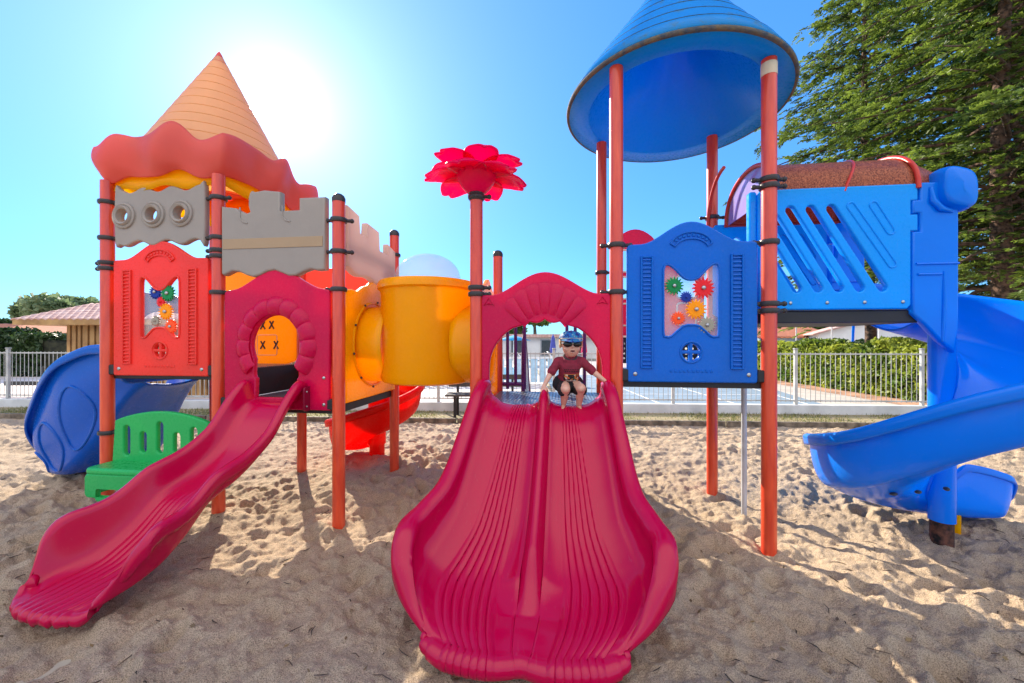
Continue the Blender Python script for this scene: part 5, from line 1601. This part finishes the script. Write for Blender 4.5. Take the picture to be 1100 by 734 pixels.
# ---- grey battlement panels
M['orange_line'] = plastic('ochre_band', (0.42, 0.29, 0.17), .5, trans=.1)
def porthole_panel():
    x0, x1, z0, z1 = .085, 1.01, 2.36, 2.83
    n = 18; top = [(x1-.02-(x1-x0-.04)*k/n, z1+.022*math.sin(2*math.pi*(k/n*3.2)+.6)) for k in range(n+1)]
    bot = [(x0+.02+(x1-x0-.04)*k/n, z0+.022*math.sin(2*math.pi*(k/n*3.2)+2.4)) for k in range(n+1)]
    cs = [x0+.12, (x0+x1)/2-.05, x1-.24]
    o = plate('porthole_panel', smooth_pts(bot+top, 3), [circ(c, (z0+z1)/2+.01, .055) for c in cs], FL.front(0), .055, M['grey'], PLAY, .014, 'grey wavy panel with three portholes')
    for c in cs:
        p = FL(c, -.03, (z0+z1)/2+.01)
        Rm = R3 @ Matrix.Rotation(rad(90), 3, 'X')
        MB().lathe([(.056, -.01), (.060, .022), (.075, .030), (.084, .022), (.088, .010), (.100, .016), (.112, .010), (.116, -.005)], p, 36, Rm).build('porthole_ring', M['grey'], o)
porthole_panel()
def battlement(F, T, x0, x1, z0, z1, label, notch, P3):
    w = x1-x0
    def X(t): return x0+w*t
    if notch == 'front':
        top = [(X(1), z1-.10), (X(.755), z1-.10), (X(.755), z1-.20), (X(.575), z1-.20), (X(.575), z1-.04), (X(.42), z1-.02)]+[(X(.30)+.035*math.cos(rad(a)), z1-.115+.095*math.sin(rad(a))) for a in (60, 90, 125, 160, 200, 240)]+[(X(.25), z1-.21), (X(.20), z1-.19), (X(.14), z1-.16), (X(0), z1-.14)]
        bot = [(X(0), z0+.0), (X(0)+.02, z0-.02)]+[(X(.04+.96*k/14), z0-.01+.028*math.sin(2*math.pi*k/14*2.6)) for k in range(1, 14)]+[(X(1), z0+.01)]
    else:
        top = [(X(1), z1-.13), (X(.82), z1-.09), (X(.82), z1-.2), (X(.62), z1-.2), (X(.60), z1-.02), (X(.36), z1), (X(.34), z1-.13), (X(.22), z1-.13), (X(.2), z1+.02), (X(0), z1+.05)]
        bot = [(X(0), z0+.02)]+[(X(.05+.9*k/12), z0-.05*math.sin(math.pi*k/12)-.02*math.sin(2*math.pi*k/6)) for k in range(13)]+[(X(1), z0+.03)]
    mt_ = M['grey'] if notch == 'front' else M['grey_sunlit']
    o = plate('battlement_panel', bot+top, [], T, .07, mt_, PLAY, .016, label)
    bandz = z0+(z1-z0)*.34
    band = [(X(.02), bandz-.04), (X(.98), bandz-.04), (X(.98), bandz+.045), (X(.02), bandz+.045)]
    bnd = plate('band', band, [], T @ Matrix.Translation((0, 0, -.036)), .008, M['orange_line'], o, .002)
    mb = MB()
    for t in ((.19, .60) if notch == 'front' else (.35, .62)):
        zz = z1-.25
        pts = [T @ Vector((X(t)+dx, zz+dz, -.037)) for dx, dz in ((0, .09), (0, 0), (.03, -.035), (.07, -.045))]
        mb.path(pts, .006, 6)
    mb.build('moulding', M['grey'], o)
    return o
battlement(FL, FL.front(0), 1.155, 2.10, 2.08, 2.79, 'grey castle battlement panel above the magenta arch', 'front', None)
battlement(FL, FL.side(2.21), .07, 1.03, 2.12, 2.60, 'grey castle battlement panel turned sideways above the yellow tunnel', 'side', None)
# salmon back battlement seen through the gaps
plate('battlement_panel', [(1.16, 1.95), (2.1, 1.95), (2.1, 2.42), (1.9, 2.42), (1.9, 2.32), (1.7, 2.32), (1.7, 2.42), (1.5, 2.42), (1.5, 2.32), (1.3, 2.32), (1.3, 2.42), (1.16, 2.42)], [], FL.front(1.1), .05, M['salmon'], PLAY, .012, 'faded red battlement panel at the back of the left tower')

# ---- yellow boards at the back of the roofed tower
tt = []
yo = plate('yellow_board', smooth_pts([(.08, 1.28), (1.03, 1.28), (1.03, 1.9), (1.03, 2.5), (.8, 2.58), (.55, 2.62), (.3, 2.58), (.08, 2.5), (.08, 1.9)], 5), [circ(.35, 2.36, .05), circ(.62, 2.36, .05), circ(.89, 2.36, .05)], FL.front(1.1), .04, M['yellow'], PLAY, .01, 'yellow back board with round holes and a noughts and crosses game')
# noughts and crosses game on the board, seen through the arch
T = FL.front(1.1)
for (cx_, cz_) in ((.635, 1.685), (.745, 1.69), (.635, 1.46), (.80, 1.46)):
    mb = MB()
    for sg_ in (-1, 1):
        a = math.atan2(.085*sg_, .05)
        mb.box(T @ Vector((cx_, cz_, -.024-.003*sg_)), (.105, .005, .016), R3 @ Matrix.Rotation(-a, 3, 'Y'))
    mb.build('cross', M['black'], yo, False)
mb = MB()
mb.path([T @ Vector((x, z, -.022)) for x, z in rrect(.565, 1.345, .81, 1.575, .02)], .0045, 6, closed=True)
mb.build('tile_frame', M['cream'], yo)

# ---- left roof: scalloped red skirt and yellow cone
M['lining'] = plastic('sunlit_yellow_lining', (1.0, .62, .0), .4, trans=.65, tcol=(1.0, .72, 0))  # brighter yellow, sun from behind put into the colour
def left_roof():
    cx, cy = -2.98, 4.02
    def sq(th, R, k=.45):   # rounded-square radius
        c, s = abs(math.cos(th)), abs(math.sin(th))
        rsq = 1/max(c, s)
        return R*(1+(rsq-1)*k)
    def skirt(u, v):
        th = 2*math.pi*u
        wv = .75*math.sin(9*th+.6)+.5*math.sin(5*th+2.2)+.25*math.sin(14*th)
        # bottom edge in at .72, flares out, top rim curls up and in
        prof = interp(v, [0, .3, .65, .80, .9, 1], [-.02, .03, .07, .05, -.06, -.20])
        zz = interp(v, [0, .3, .65, .80, .9, 1], [2.94, 3.01, 3.17, 3.27, 3.22, 3.16])
        R = sq(th, .63+prof+.030*math.sin(9*th+2.0)*math.sin(math.pi*min(1, v*1.1)), .72)
        zz += .062*wv*interp(v, [0, .3, .8, 1], [.5, .35, 1.0, .2])
        p = R3 @ Vector((R*math.cos(th), R*math.sin(th), zz))
        return Vector((cx+p.x, cy+p.y, p.z))
    mb = MB(); mb.grid(skirt, 240, 22, closeu=True)
    o = mb.build('roof', M['salmon'], PLAY, True, None, label='faded red scalloped skirt of the left roof under a yellow cone'); solid(o, .014, 0)
    prof = []
    nst = 12
    for k in range(nst+1):
        t = k/nst; r_ = .66*(1-t)+.006; z = 3.16+1.27*t
        prof.append((r_+.007, z)); 
        if k < nst:
            t2 = (k+.90)/nst; prof.append((.66*(1-t2)+.016, 3.16+1.27*t2)); prof.append((.66*(1-t2)+.001, 3.16+1.27*(t2+.005)))
    cone = MB(); cone.lathe(prof, (cx, cy, 0), 56); co = cone.build('cone', M['cone_yellow'], o, True, 30); solid(co, .01, -1)
    tip = MB(); tip.lathe([(.075, 4.30), (.05, 4.36), (.02, 4.425), (.001, 4.455)], (cx, cy, 0), 30); tip.build('tip', M['salmon'], o)
    # yellow inner lining below the skirt
    def inner(u, v):
        th = 2*math.pi*u; R = sq(th, .60-.05*v, .72)
        p = R3 @ Vector((R*math.cos(th), R*math.sin(th), 2.84+.29*v+.02*math.sin(9*th+2.6)))
        return Vector((cx+p.x, cy+p.y, p.z))
    mb = MB(); mb.grid(inner, 120, 4, closeu=True); solid(mb.build('lining', M['lining'], o, True, None), .012, -1)
left_roof()

# ---- blue canopy of the right tower
def blue_canopy():
    c = FR(SR*1.5+.02, SR/2+.06, 0); cx, cy = c.x, c.y; z0 = 3.52; Rr = .90
    tilt = Matrix.Rotation(rad(2.0), 3, 'Y') @ Matrix.Rotation(rad(-1.5), 3, 'X')
    prof = []
    nst = 9; H = 1.25
    for k in range(nst):
        t = k/nst; t2 = (k+.94)/nst
        def rr(t): return (Rr-.015)*(1-t)**1.0+.02
        prof.append((rr(t)+.010, H*t+.03)); prof.append((rr(t2)+.024, H*t2+.03)); prof.append((rr(t2)+.0, H*t2+.036))
    prof.append((.01, H+.05))
    mb = MB(); mb.lathe(prof, (cx, cy, z0), 96, tilt)
    o = mb.build('canopy', M['canopy_top'], PLAY, True, 30, label='blue conical canopy on four red posts'); solid(o, .008, -1)
    for k in range(1, nst):
        r_ = (Rr-.015)*(1-k/nst)+.02+.019
        g_ = MB(); g_.path([Vector((cx, cy, z0))+tilt @ Vector((r_*math.cos(2*math.pi*j/72), r_*math.sin(2*math.pi*j/72), H*k/nst+.026)) for j in range(72)], .0085, 6, closed=True)
        g_.build('ring_seam', M['seam'], o)
    # rolled rim
    mb = MB(); mb.path([Vector((cx, cy, z0))+tilt @ Vector((Rr*math.cos(2*math.pi*k/96), Rr*math.sin(2*math.pi*k/96), .012)) for k in range(96)], .018, 12, closed=True)
    mb.build('rim', M['canopy_rim'], o)
    # underside: flat ring then a dished inner cone with shallow steps
    up = [(Rr-.005, .0), (Rr*.80, .012), (Rr*.785, .03), (Rr*.76, .07), (Rr*.60, .22), (Rr*.58, .25), (Rr*.40, .42), (Rr*.38, .45), (Rr*.16, .72), (.01, .86)]
    mb = MB(); mb.lathe(up, (cx, cy, z0), 96, tilt); solid(mb.build('soffit', M['canopy_under'], o, True, 28), .008, 0)
def canopy_mat():
    m = plastic('canopy_blue', (0.03, 0.40, 0.85), 0.42, trans=0.5, tcol=(0.10, 0.70, 1.0), dirt=0.2)
    N, L = m.node_tree.nodes, m.node_tree.links; P = N['Principled BSDF']
    tc = N.new('ShaderNodeTexCoord'); n = N.new('ShaderNodeTexNoise'); n.inputs['Scale'].default_value = 7; n.inputs['Detail'].default_value = 9; n.inputs['Roughness'].default_value = .75
    L.new(tc.outputs['Object'], n.inputs['Vector'])
    cr = N.new('ShaderNodeValToRGB'); cr.color_ramp.elements[0].position = .55; cr.color_ramp.elements[1].position = .66
    L.new(n.outputs['Fac'], cr.inputs['Fac'])
    old = P.inputs['Base Color'].links[0].from_socket
    mx = N.new('ShaderNodeMix'); mx.data_type = 'RGBA'; mx.inputs[7].default_value = (.20, .26, .06, 1)
    ml = N.new('ShaderNodeMath'); ml.operation = 'MULTIPLY'; ml.inputs[1].default_value = .75; L.new(cr.outputs[0], ml.inputs[0]); L.new(ml.outputs[0], mx.inputs[0])
    L.new(old, mx.inputs[6]); L.new(mx.outputs[2], P.inputs['Base Color'])
    return m
M['canopy_top'] = canopy_mat()
M['canopy_under'] = plastic('canopy_underside', (0.0, 0.36, 1.0), 0.35, trans=0.42, tcol=(0.0, 0.65, 1.0), dirt=0.06)
M['seam'] = simple('groove_shade', (.02, .05, .09), .9, var=.3)  # dark colour imitates the groove shading between canopy steps
M['canopy_rim'] = simple('grimy_rim', (0.16, 0.12, 0.07), 0.9, var=.3, scale=22, bump=.8, bscale=80, col2=(.05, .07, .10))
blue_canopy()

# ---- pink flower on its post
def flower():
    p = FR(0, 0, 0); cx, cy = p.x, p.y
    c = MB(); c.lathe([(.052, 2.60), (.058, 2.61), (.060, 2.66), (.052, 2.67)], (cx, cy, 0), 24)
    c.build('clamp', M['clamp'], pC0)
    root = MB(); root.lathe([(.05, 2.655), (.075, 2.665), (.11, 2.70), (.15, 2.76), (.16, 2.82), (.12, 2.86), (.02, 2.87)], (cx, cy, 0), 36)
    o = root.build('flower', M['flower'], PLAY, label='bright pink plastic flower on top of a post')
    for layer, (n, L_, wd, z, dr, off) in enumerate(((6, .335, .145, 2.79, -.035, 0.25), (6, .30, .13, 2.85, .03, .78))):
        for k in range(n):
            a = 2*math.pi*k/n+off; R = Matrix.Rotation(a, 3, 'Z')
            def fn(u, v):
                t = 2*u-1; r_ = .06+L_*v
                w = wd*math.sin(math.pi*(.12+.80*v**.9))**.65*(1.0)
                if v > .86: w *= 1-.1*(v-.86)/.14
                notch = -.035*math.exp(-(t/.28)**2)*max(0, (v-.7)/.3)
                zz = z+dr*v+.055*math.sin(math.pi*v)*.8-.035*t*t*math.sin(math.pi*v)-.06*max(0, v-.75)
                return Vector((cx, cy, 0))+R @ Vector((r_+notch, t*w, zz))
            mb = MB(); mb.grid(fn, 12, 16)
            solid(mb.build('petal', M['flower'], o, True, None), .012, 0)
flower()

# ---- yellow tunnel drum with clear dome, and its side panels
def tunnel():
    c = (FL(2.2, .55, 0)+FR(0, SR/2, 0))/2; cx, cy = c.x, c.y
    mb = MB(); mb.lathe([(.05, 1.12), (.36, 1.12), (.405, 1.135), (.425, 1.18), (.425, 1.93), (.432, 1.96), (.455, 1.975), (.455, 2.02), (.44, 2.045), (.31, 2.06), (.30, 2.05)], (cx, cy, 0), 72)
    o = mb.build('tunnel', M['yellow'], PLAY, True, 35, label='yellow plastic crawl tunnel with a clear dome between the towers'); solid(o, .012, -1)
    d = MB()
    d.lathe([(.315, 2.06), (.305, 2.10)]+[(.30*math.cos(rad(a)), 2.10+.22*math.sin(rad(a))) for a in range(8, 90, 8)]+[(.001, 2.32)], (cx, cy, 0), 48)
    d.build('dome', M['dome'], o)
    # short tubes to both towers
    def tub(pA, pB, r):
        d_ = (pB-pA); L_ = d_.length; mb = MB()
        Rm = R3
        def fn(u, v):
            a = 2*math.pi*u
            return pA+d_*v+R3 @ Vector((0, r*1.0*math.cos(a), r*.98*math.sin(a)))
        mb.grid(fn, 48, 4, closeu=True); return mb
    zc = 1.475; r = .355
    solid(tub(FL(2.225, .55, zc), Vector((cx-.30, cy+.03, zc)), r).build('tube', M['yellow'], o), .012, 0)
    solid(tub(Vector((cx+.30, cy-.03, zc)), FR(-.03, SR/2, zc), r).build('tube', M['yellow'], o), .012, 0)
    # panels with round flanges
    for (F, a, b0, b1, lab) in ((FL, 2.215, .055, 1.045, 'yellow side panel of the left tower bolted to the tunnel'), (FR, -.015, .055, SR-.055, 'yellow side panel of the centre deck bolted to the tunnel')):
        bm_ = (b0+b1)/2; tp = []
        for k in range(21):
            t = k/20; x = b1-(b1-b0)*t; tp.append((x, 1.93+.12*math.exp(-((t-.5)/.2)**2)+.02*abs(math.sin(t*math.pi*5))))
        out = [(b0, .98), (b1, .98)]+tp
        pz = plate('tunnel_panel', out, [circ(bm_, zc, r-.012, 40)], F.side(a), .04, M['yellow'], PLAY, .010, lab)
        fl = MB(); T_ = F.side(a); sgn = 1 if F is FL else -1
        fl.path([T_ @ Vector((bm_+(r+.035)*math.cos(2*math.pi*k/48), zc+(r+.035)*math.sin(2*math.pi*k/48), sgn*.024)) for k in range(48)], .012, 8, closed=True)
        fl.build('flange', M['yellow'], pz)
        bo = MB()
        for k in range(10):
            an = 2*math.pi*k/10+.2; bo.ball(T_ @ Vector((bm_+(r+.05)*math.cos(an), zc+(r+.05)*math.sin(an), sgn*.036)), .011, 8, 5)
        bo.build('bolt', M['clamp'], pz)
tunnel()

# ---- purple handrails and steps behind the centre deck
def rails(a0, a1, z0, z1, b):
    mb = MB(); r_ = .017; k = .07
    s_ = 1
    top = [(a0, z0), (a0, z1-k)]+[(a0+k-k*math.cos(rad(t)), z1-k+k*math.sin(rad(t))) for t in range(15, 91, 15)]+[(a1-k+k*math.sin(rad(t)), z1-k+k*math.cos(rad(t))) for t in range(15, 91, 15)]+[(a1, z0)]
    mb.path([FR(x, b, z) for x, z in top], r_, 12)
    mb.tube(FR((a0+a1)/2-.005, b, z0+.04), FR((a0+a1)/2-.005, b, z1-.02), r_, n=12)
    mb.tube(FR(a0-.10, b, z0+.05), FR(a1, b, z0+.05), r_*1.1, n=12)
    return mb
mb = rails(.10, .28, 1.0, 1.73, SR+.02); r1 = mb.build('handrail', M['purple'], PLAY, label='purple tube handrail left of the steps')
mb = rails(.72, .90, 1.0, 1.73, SR+.02); r2 = mb.build('handrail', M['purple'], PLAY, label='purple tube handrail right of the steps')
def steps():
    mb = MB()
    for k in range(4): mb.box(FR(SR/2-.02, SR+.14+.24*k, .80-.2*k), (.46, .23, .03), R3, .005)
    o = mb.build('steps', M['tube_grey'], PLAY, label='grey steps with purple side panels behind the centre deck')
    for s in (-1, 1):
        out = smooth_pts([(SR+.03, .78), (SR+.03, 1.30), (SR+.10, 1.55), (SR+.25, 1.35), (SR+.62, .85), (SR+1.05, .45), (SR+1.08, .05), (SR+.85, .0), (SR+.4, .40)], 4)
        plate('side_panel', out, [], FR.side(SR/2-.02+s*.25), .04, M['purple'] if s < 0 else M['purple'], o, .01)
        mb = MB(); mb.path([FR(SR/2-.02+s*.25, SR+.05, 1.6), FR(SR/2-.02+s*.25, SR+.2, 1.58), FR(SR/2-.02+s*.25, SR+.6, 1.1), FR(SR/2-.02+s*.25, SR+1.0, .7)], .018, 10); mb.build('stair_rail', M['purple'], o)
steps()

# ---- magenta house panel at the back of the right tower
def back_panel():
    a0, a1 = SR+.08, 2*SR-.08; c = (a0+a1)/2; z0, zs, zp = 1.56, 2.5, 2.63
    top = []
    for k in range(21):
        t = k/20; top.append((a1-.04-(a1-a0-.08)*t, zs+(zp-zs)*(abs(math.sin(2*math.pi*t))**.8 if True else 0)))
    holes = [rrect(a0+.08, z0+.10+.27*k, a0+.26, z0+.32+.27*k, .03) for k in range(3)]+[rrect(a1-.26, z0+.10+.27*k, a1-.08, z0+.32+.27*k, .03) for k in range(3)]
    o = plate('back_panel', [(a0, z0), (a1, z0), (a1, zs)]+top+[(a0, zs)], holes[1:3]+holes[4:], FR.front(SR), .045, M['magenta'], PLAY, .01, 'magenta panel with cream window frames behind the blue activity panel')
    for h in holes:
        mb = MB(); T_ = FR.front(SR); mb.path([T_ @ Vector((x, z, -.024)) for x, z in h], .010, 6, closed=True); mb.build('window_frame', M['cream'], o)
back_panel()

# ---- raised bridge box at the right with slotted side walls
def slotted_wall():
    def slot(x0, z0, x1, z1, r=.032):
        d = Vector((x1-x0, z1-z0)).normalized(); a = math.degrees(math.atan2(d.y, d.x))
        return arc(x1, z1, r, r, a-90, a+90, 8)+arc(x0, z0, r, r, a+90, a+270, 8)
    A0 = 2*SR-.03; z0, z1 = 1.735, 2.635
    jig = [(1.045, z0+.03), (1.045, z0+.30), (1.045, z0+.56), (1.09, z0+.56), (1.09, z0+.68), (1.045, z0+.68), (1.045, z0+.78), (1.09, z0+.78), (1.09, z1), (1.07, z1)]
    out = [(.015, z0+.03), (.045, z0), (1.02, z0), (1.045, z0+.03)]+jig[1:]+[(.04, z1), (.015, z1-.03)]
    sl = [slot(.57, 1.895, .24, 2.475), slot(.71, 1.895, .38, 2.475), slot(.86, 1.895, .52, 2.475), slot(.43, 1.895, .13, 2.42), slot(.285, 1.895, .13, 2.17)]
    for (b, lab) in ((.15, 'front wall of the raised blue bridge with diagonal slots'), (SR-.03, 'back wall of the raised blue bridge')):
        o = plate('slotted_wall', out, sl, FR.front(b, A0), .05, M['blue_light'], PLAY, .011, lab)
        T_ = FR.front(b, A0)
        mb = MB()
        for (x0, z0_, x1, z1_) in ((.92, 2.06, .65, 2.49), (.91, 2.30, .80, 2.49)):
            lp_ = slot(x0, z0_, x1, z1_, .026)
            mb.path([T_ @ Vector((x, z, -.026)) for x, z in lp_], .006, 6, closed=True)
        mb.build('groove', M['blue_light'], o)
        for k in range(4):
            MB().ball(T_ @ Vector((.24+.25*k, 1.785, -.028)), .013, 10, 6, (1, .5, 1)).build('bolt', M['steel'], o)
slotted_wall()
plate('gate_board', rrect(.14, 1.30, .62, 2.62, .02), [], FR.side(2*SR+.0), .035, M['blue_light'], PLAY, .01, 'narrow blue board beside the post where the bridge starts') if False else None
mb = MB(); mb.box(FR(2*SR-.045, .165, 2.0), (.055, .06, 1.26), R3, .012); mb.build('edge_board', M['blue_light'], PLAY, label='narrow light blue board left of the front right post')
# brown red barrel roof
def barrel():
    A0 = 2*SR
    bm_ = .56; hw = .42; zb_ = 2.60; ht = .34
    def fn(u, v):
        a = math.pi*u; x = .10+.97*v
        taper = 1.0
        return FR(A0+x, bm_-hw*math.cos(a), zb_+ht*math.sin(a)**.8)
    mb = MB(); mb.grid(fn, 40, 20)
    o = mb.build('barrel_roof', M['barrel'], PLAY, True, None, label='brown red mottled barrel roof over the raised bridge'); solid(o, .01, 0)
    for x in (.10, 1.06):
        mb = MB(); mb.path([FR(A0+x, bm_-(hw+.015)*math.cos(math.pi*k/24), zb_+(ht+.015)*math.sin(math.pi*k/24)**.8) for k in range(25)], .017, 10); mb.build('hoop', M['hoop'], o)
    mb = MB(); mb.path([FR(A0+.58+.20*math.sin(math.pi*.5*k/12), bm_-(hw+.008)*math.cos(math.pi*.5*k/12), zb_+(ht+.008)*math.sin(math.pi*.5*k/12)**.8) for k in range(13)], .010, 8); mb.build('rib', M['hoop'], o)
    for b in (bm_-hw, bm_+hw):
        mb = MB(); mb.tube(FR(A0+.08, b, zb_+.012), FR(A0+1.08, b, zb_+.012), .014, n=8); mb.build('rail', M['hoop'], o)
    # sloping tail of the roof
    def fn2(u, v):
        a = math.pi*u; x = 1.07+.34*v; s = 1-.35*v
        return FR(A0+x, bm_-hw*s*math.cos(a), zb_+.02*v+ht*(1-.45*v)*math.sin(a)**.8)
    mb = MB(); mb.grid(fn2, 30, 6); solid(mb.build('roof_tail', M['barrel'], o, True, None), .01, 0)
    # lilac clear end arch towards the tower
    out = [(bm_-.40*math.cos(math.pi*k/24), zb_+.01+.33*math.sin(math.pi*k/24)**.8) for k in range(25)]
    plate('end_pane', out, [], FR.side(A0+.11), .006, M['lilac'], o, .001)
    mb = MB(); mb.path([FR(A0-.05+.30*0, bm_+.10+.38*math.cos(math.pi*k/24)*1.0, 2.62+.42*math.sin(math.pi*k/24)) for k in range(13)], .016, 10); mb.build('hoop', M['hoop'], o)
def barrel_mat():
    m = plastic('mottled_brown_red', (0.33, 0.06, 0.025), 0.5, trans=0.25, tcol=(.6, .10, .03), dirt=0.1)
    N, L = m.node_tree.nodes, m.node_tree.links; P = N['Principled BSDF']
    tc = N.new('ShaderNodeTexCoord'); mp = N.new('ShaderNodeMapping'); mp.inputs['Rotation'].default_value = (.5, .6, .5); mp.inputs['Scale'].default_value = (30, 8, 30)
    L.new(tc.outputs['Object'], mp.inputs['Vector'])
    n = N.new('ShaderNodeTexNoise'); n.inputs['Scale'].default_value = 4; n.inputs['Detail'].default_value = 6; n.inputs['Distortion'].default_value = 1.0
    L.new(mp.outputs[0], n.inputs['Vector'])
    cr = N.new('ShaderNodeValToRGB'); e = cr.color_ramp.elements
    e[0].position = .40; e[0].color = (.13, .02, .012, 1); e[1].position = .60; e[1].color = (.55, .16, .07, 1)
    L.new(n.outputs['Fac'], cr.inputs['Fac']); L.new(cr.outputs[0], P.inputs['Base Color'])
    return m
M['barrel'] = barrel_mat()
M['hoop'] = plastic('red_hoop', (0.55, 0.04, 0.025), .4)
barrel()

# ---- moulded hood at the head of the spiral slide
def hood():
    A0 = 2*SR; xa, xb = 1.09, 1.38
    def P(a, b, z): return FR(A0+a, b, z)
    for b, nm in ((.15, 'hood_side'), (SR-.05, 'hood_side')):
        out = smooth_pts([(1.14, 1.66), (1.40, 1.58), (1.415, 1.9), (1.415, 2.4), (1.41, 2.62), (1.30, 2.66), (1.14, 2.66)], 5)
        out = [(1.02, 1.70), (1.10, 1.62), (1.20, 1.50), (1.29, 1.42), (1.315, 1.6), (1.315, 2.60), (1.29, 2.64), (1.07, 2.64), (1.07, 2.515), (1.02, 2.515), (1.02, 2.42), (1.07, 2.42), (1.07, 2.29), (1.02, 2.29)]
        if b > .5: out = [(1.02, 1.70), (1.315, 1.70)]+out[5:]
        o = plate('hood_side', out, [], FR.front(b, A0), .06, M['slide_blue'], PLAY, .015, 'blue moulded hood side at the head of the spiral slide')
        T_ = FR.front(b, A0)
        mb = MB()
        for z, x0_, x1_ in ((1.98, 1.05, 1.20), (2.055, 1.04, 1.31)):
            mb.path([T_ @ Vector((x0_, z, -.033)), T_ @ Vector((x1_, z, -.033))], .008, 8)
        mb.path([T_ @ Vector((1.21, 1.50, -.03)), T_ @ Vector((1.22, 1.8, -.034)), T_ @ Vector((1.22, 2.0, -.03))], [.01, .012, .008], 8)
        mb.build('moulding', M['slide_blue'], o)
        # rolled scroll on top
        if b < .5:
            mb = MB()
            def scr(u, v):
                th = 2*math.pi*u; q = v
                w = interp(q, [0, .06, .5, .94, 1], [.001, .100, .115, .100, .001]); h_ = interp(q, [0, .06, .5, .94, 1], [.001, .130, .150, .14, .001])
                c_, s2 = math.cos(th), math.sin(th)
                k_ = 1/(abs(c_)**3.2+abs(s2)**3.2)**(1/3.2)
                return FR(A0+1.29+w*c_*k_, .06+.20*q, 2.585+h_*s2*k_-.03*c_)
            mb.grid(scr, 40, 24, closeu=True)
            mb.build('scroll', M['slide_blue'], o, True, None)
            mb = MB(); mb.path([T_ @ Vector((1.135, 2.6, -.03)), T_ @ Vector((1.14, 2.50, -.04)), T_ @ Vector((1.19, 2.44, -.045)), T_ @ Vector((1.27, 2.42, -.03))], [.012, .02, .02, .01], 10); mb.build('moulding', M['slide_blue'], o)
    # top bridge of the hood
    plate('hood_top', [(1.20, .20), (1.40, .20), (1.40, SR-.05), (1.20, SR-.05)], [], FR.top(2.64, A0), .05, M['slide_blue'], PLAY, .02, 'blue hood beam across the head of the spiral slide')
hood()
# grey tube frame under the bridge
mb = MB()
pts = [FR(2*SR+.10, .62, z) for z in (-.1, .5, 1.0, 1.5, 1.60)]+[FR(2*SR+.12, .62, 1.66), FR(2*SR+.18, .62, 1.69), FR(2*SR+.9, .62, 1.69)]
mb.path(pts, .022, 14); mb.build('support_frame', M['tube_grey'], PLAY, label='pale grey tube support under the raised bridge')
# dark underside tray of the bridge
mb = MB(); mb.box(FR(2*SR+.55, .6, 1.675), (1.04, .84, .07), R3, .025); mb.build('bridge_tray', M['black'], PLAY)
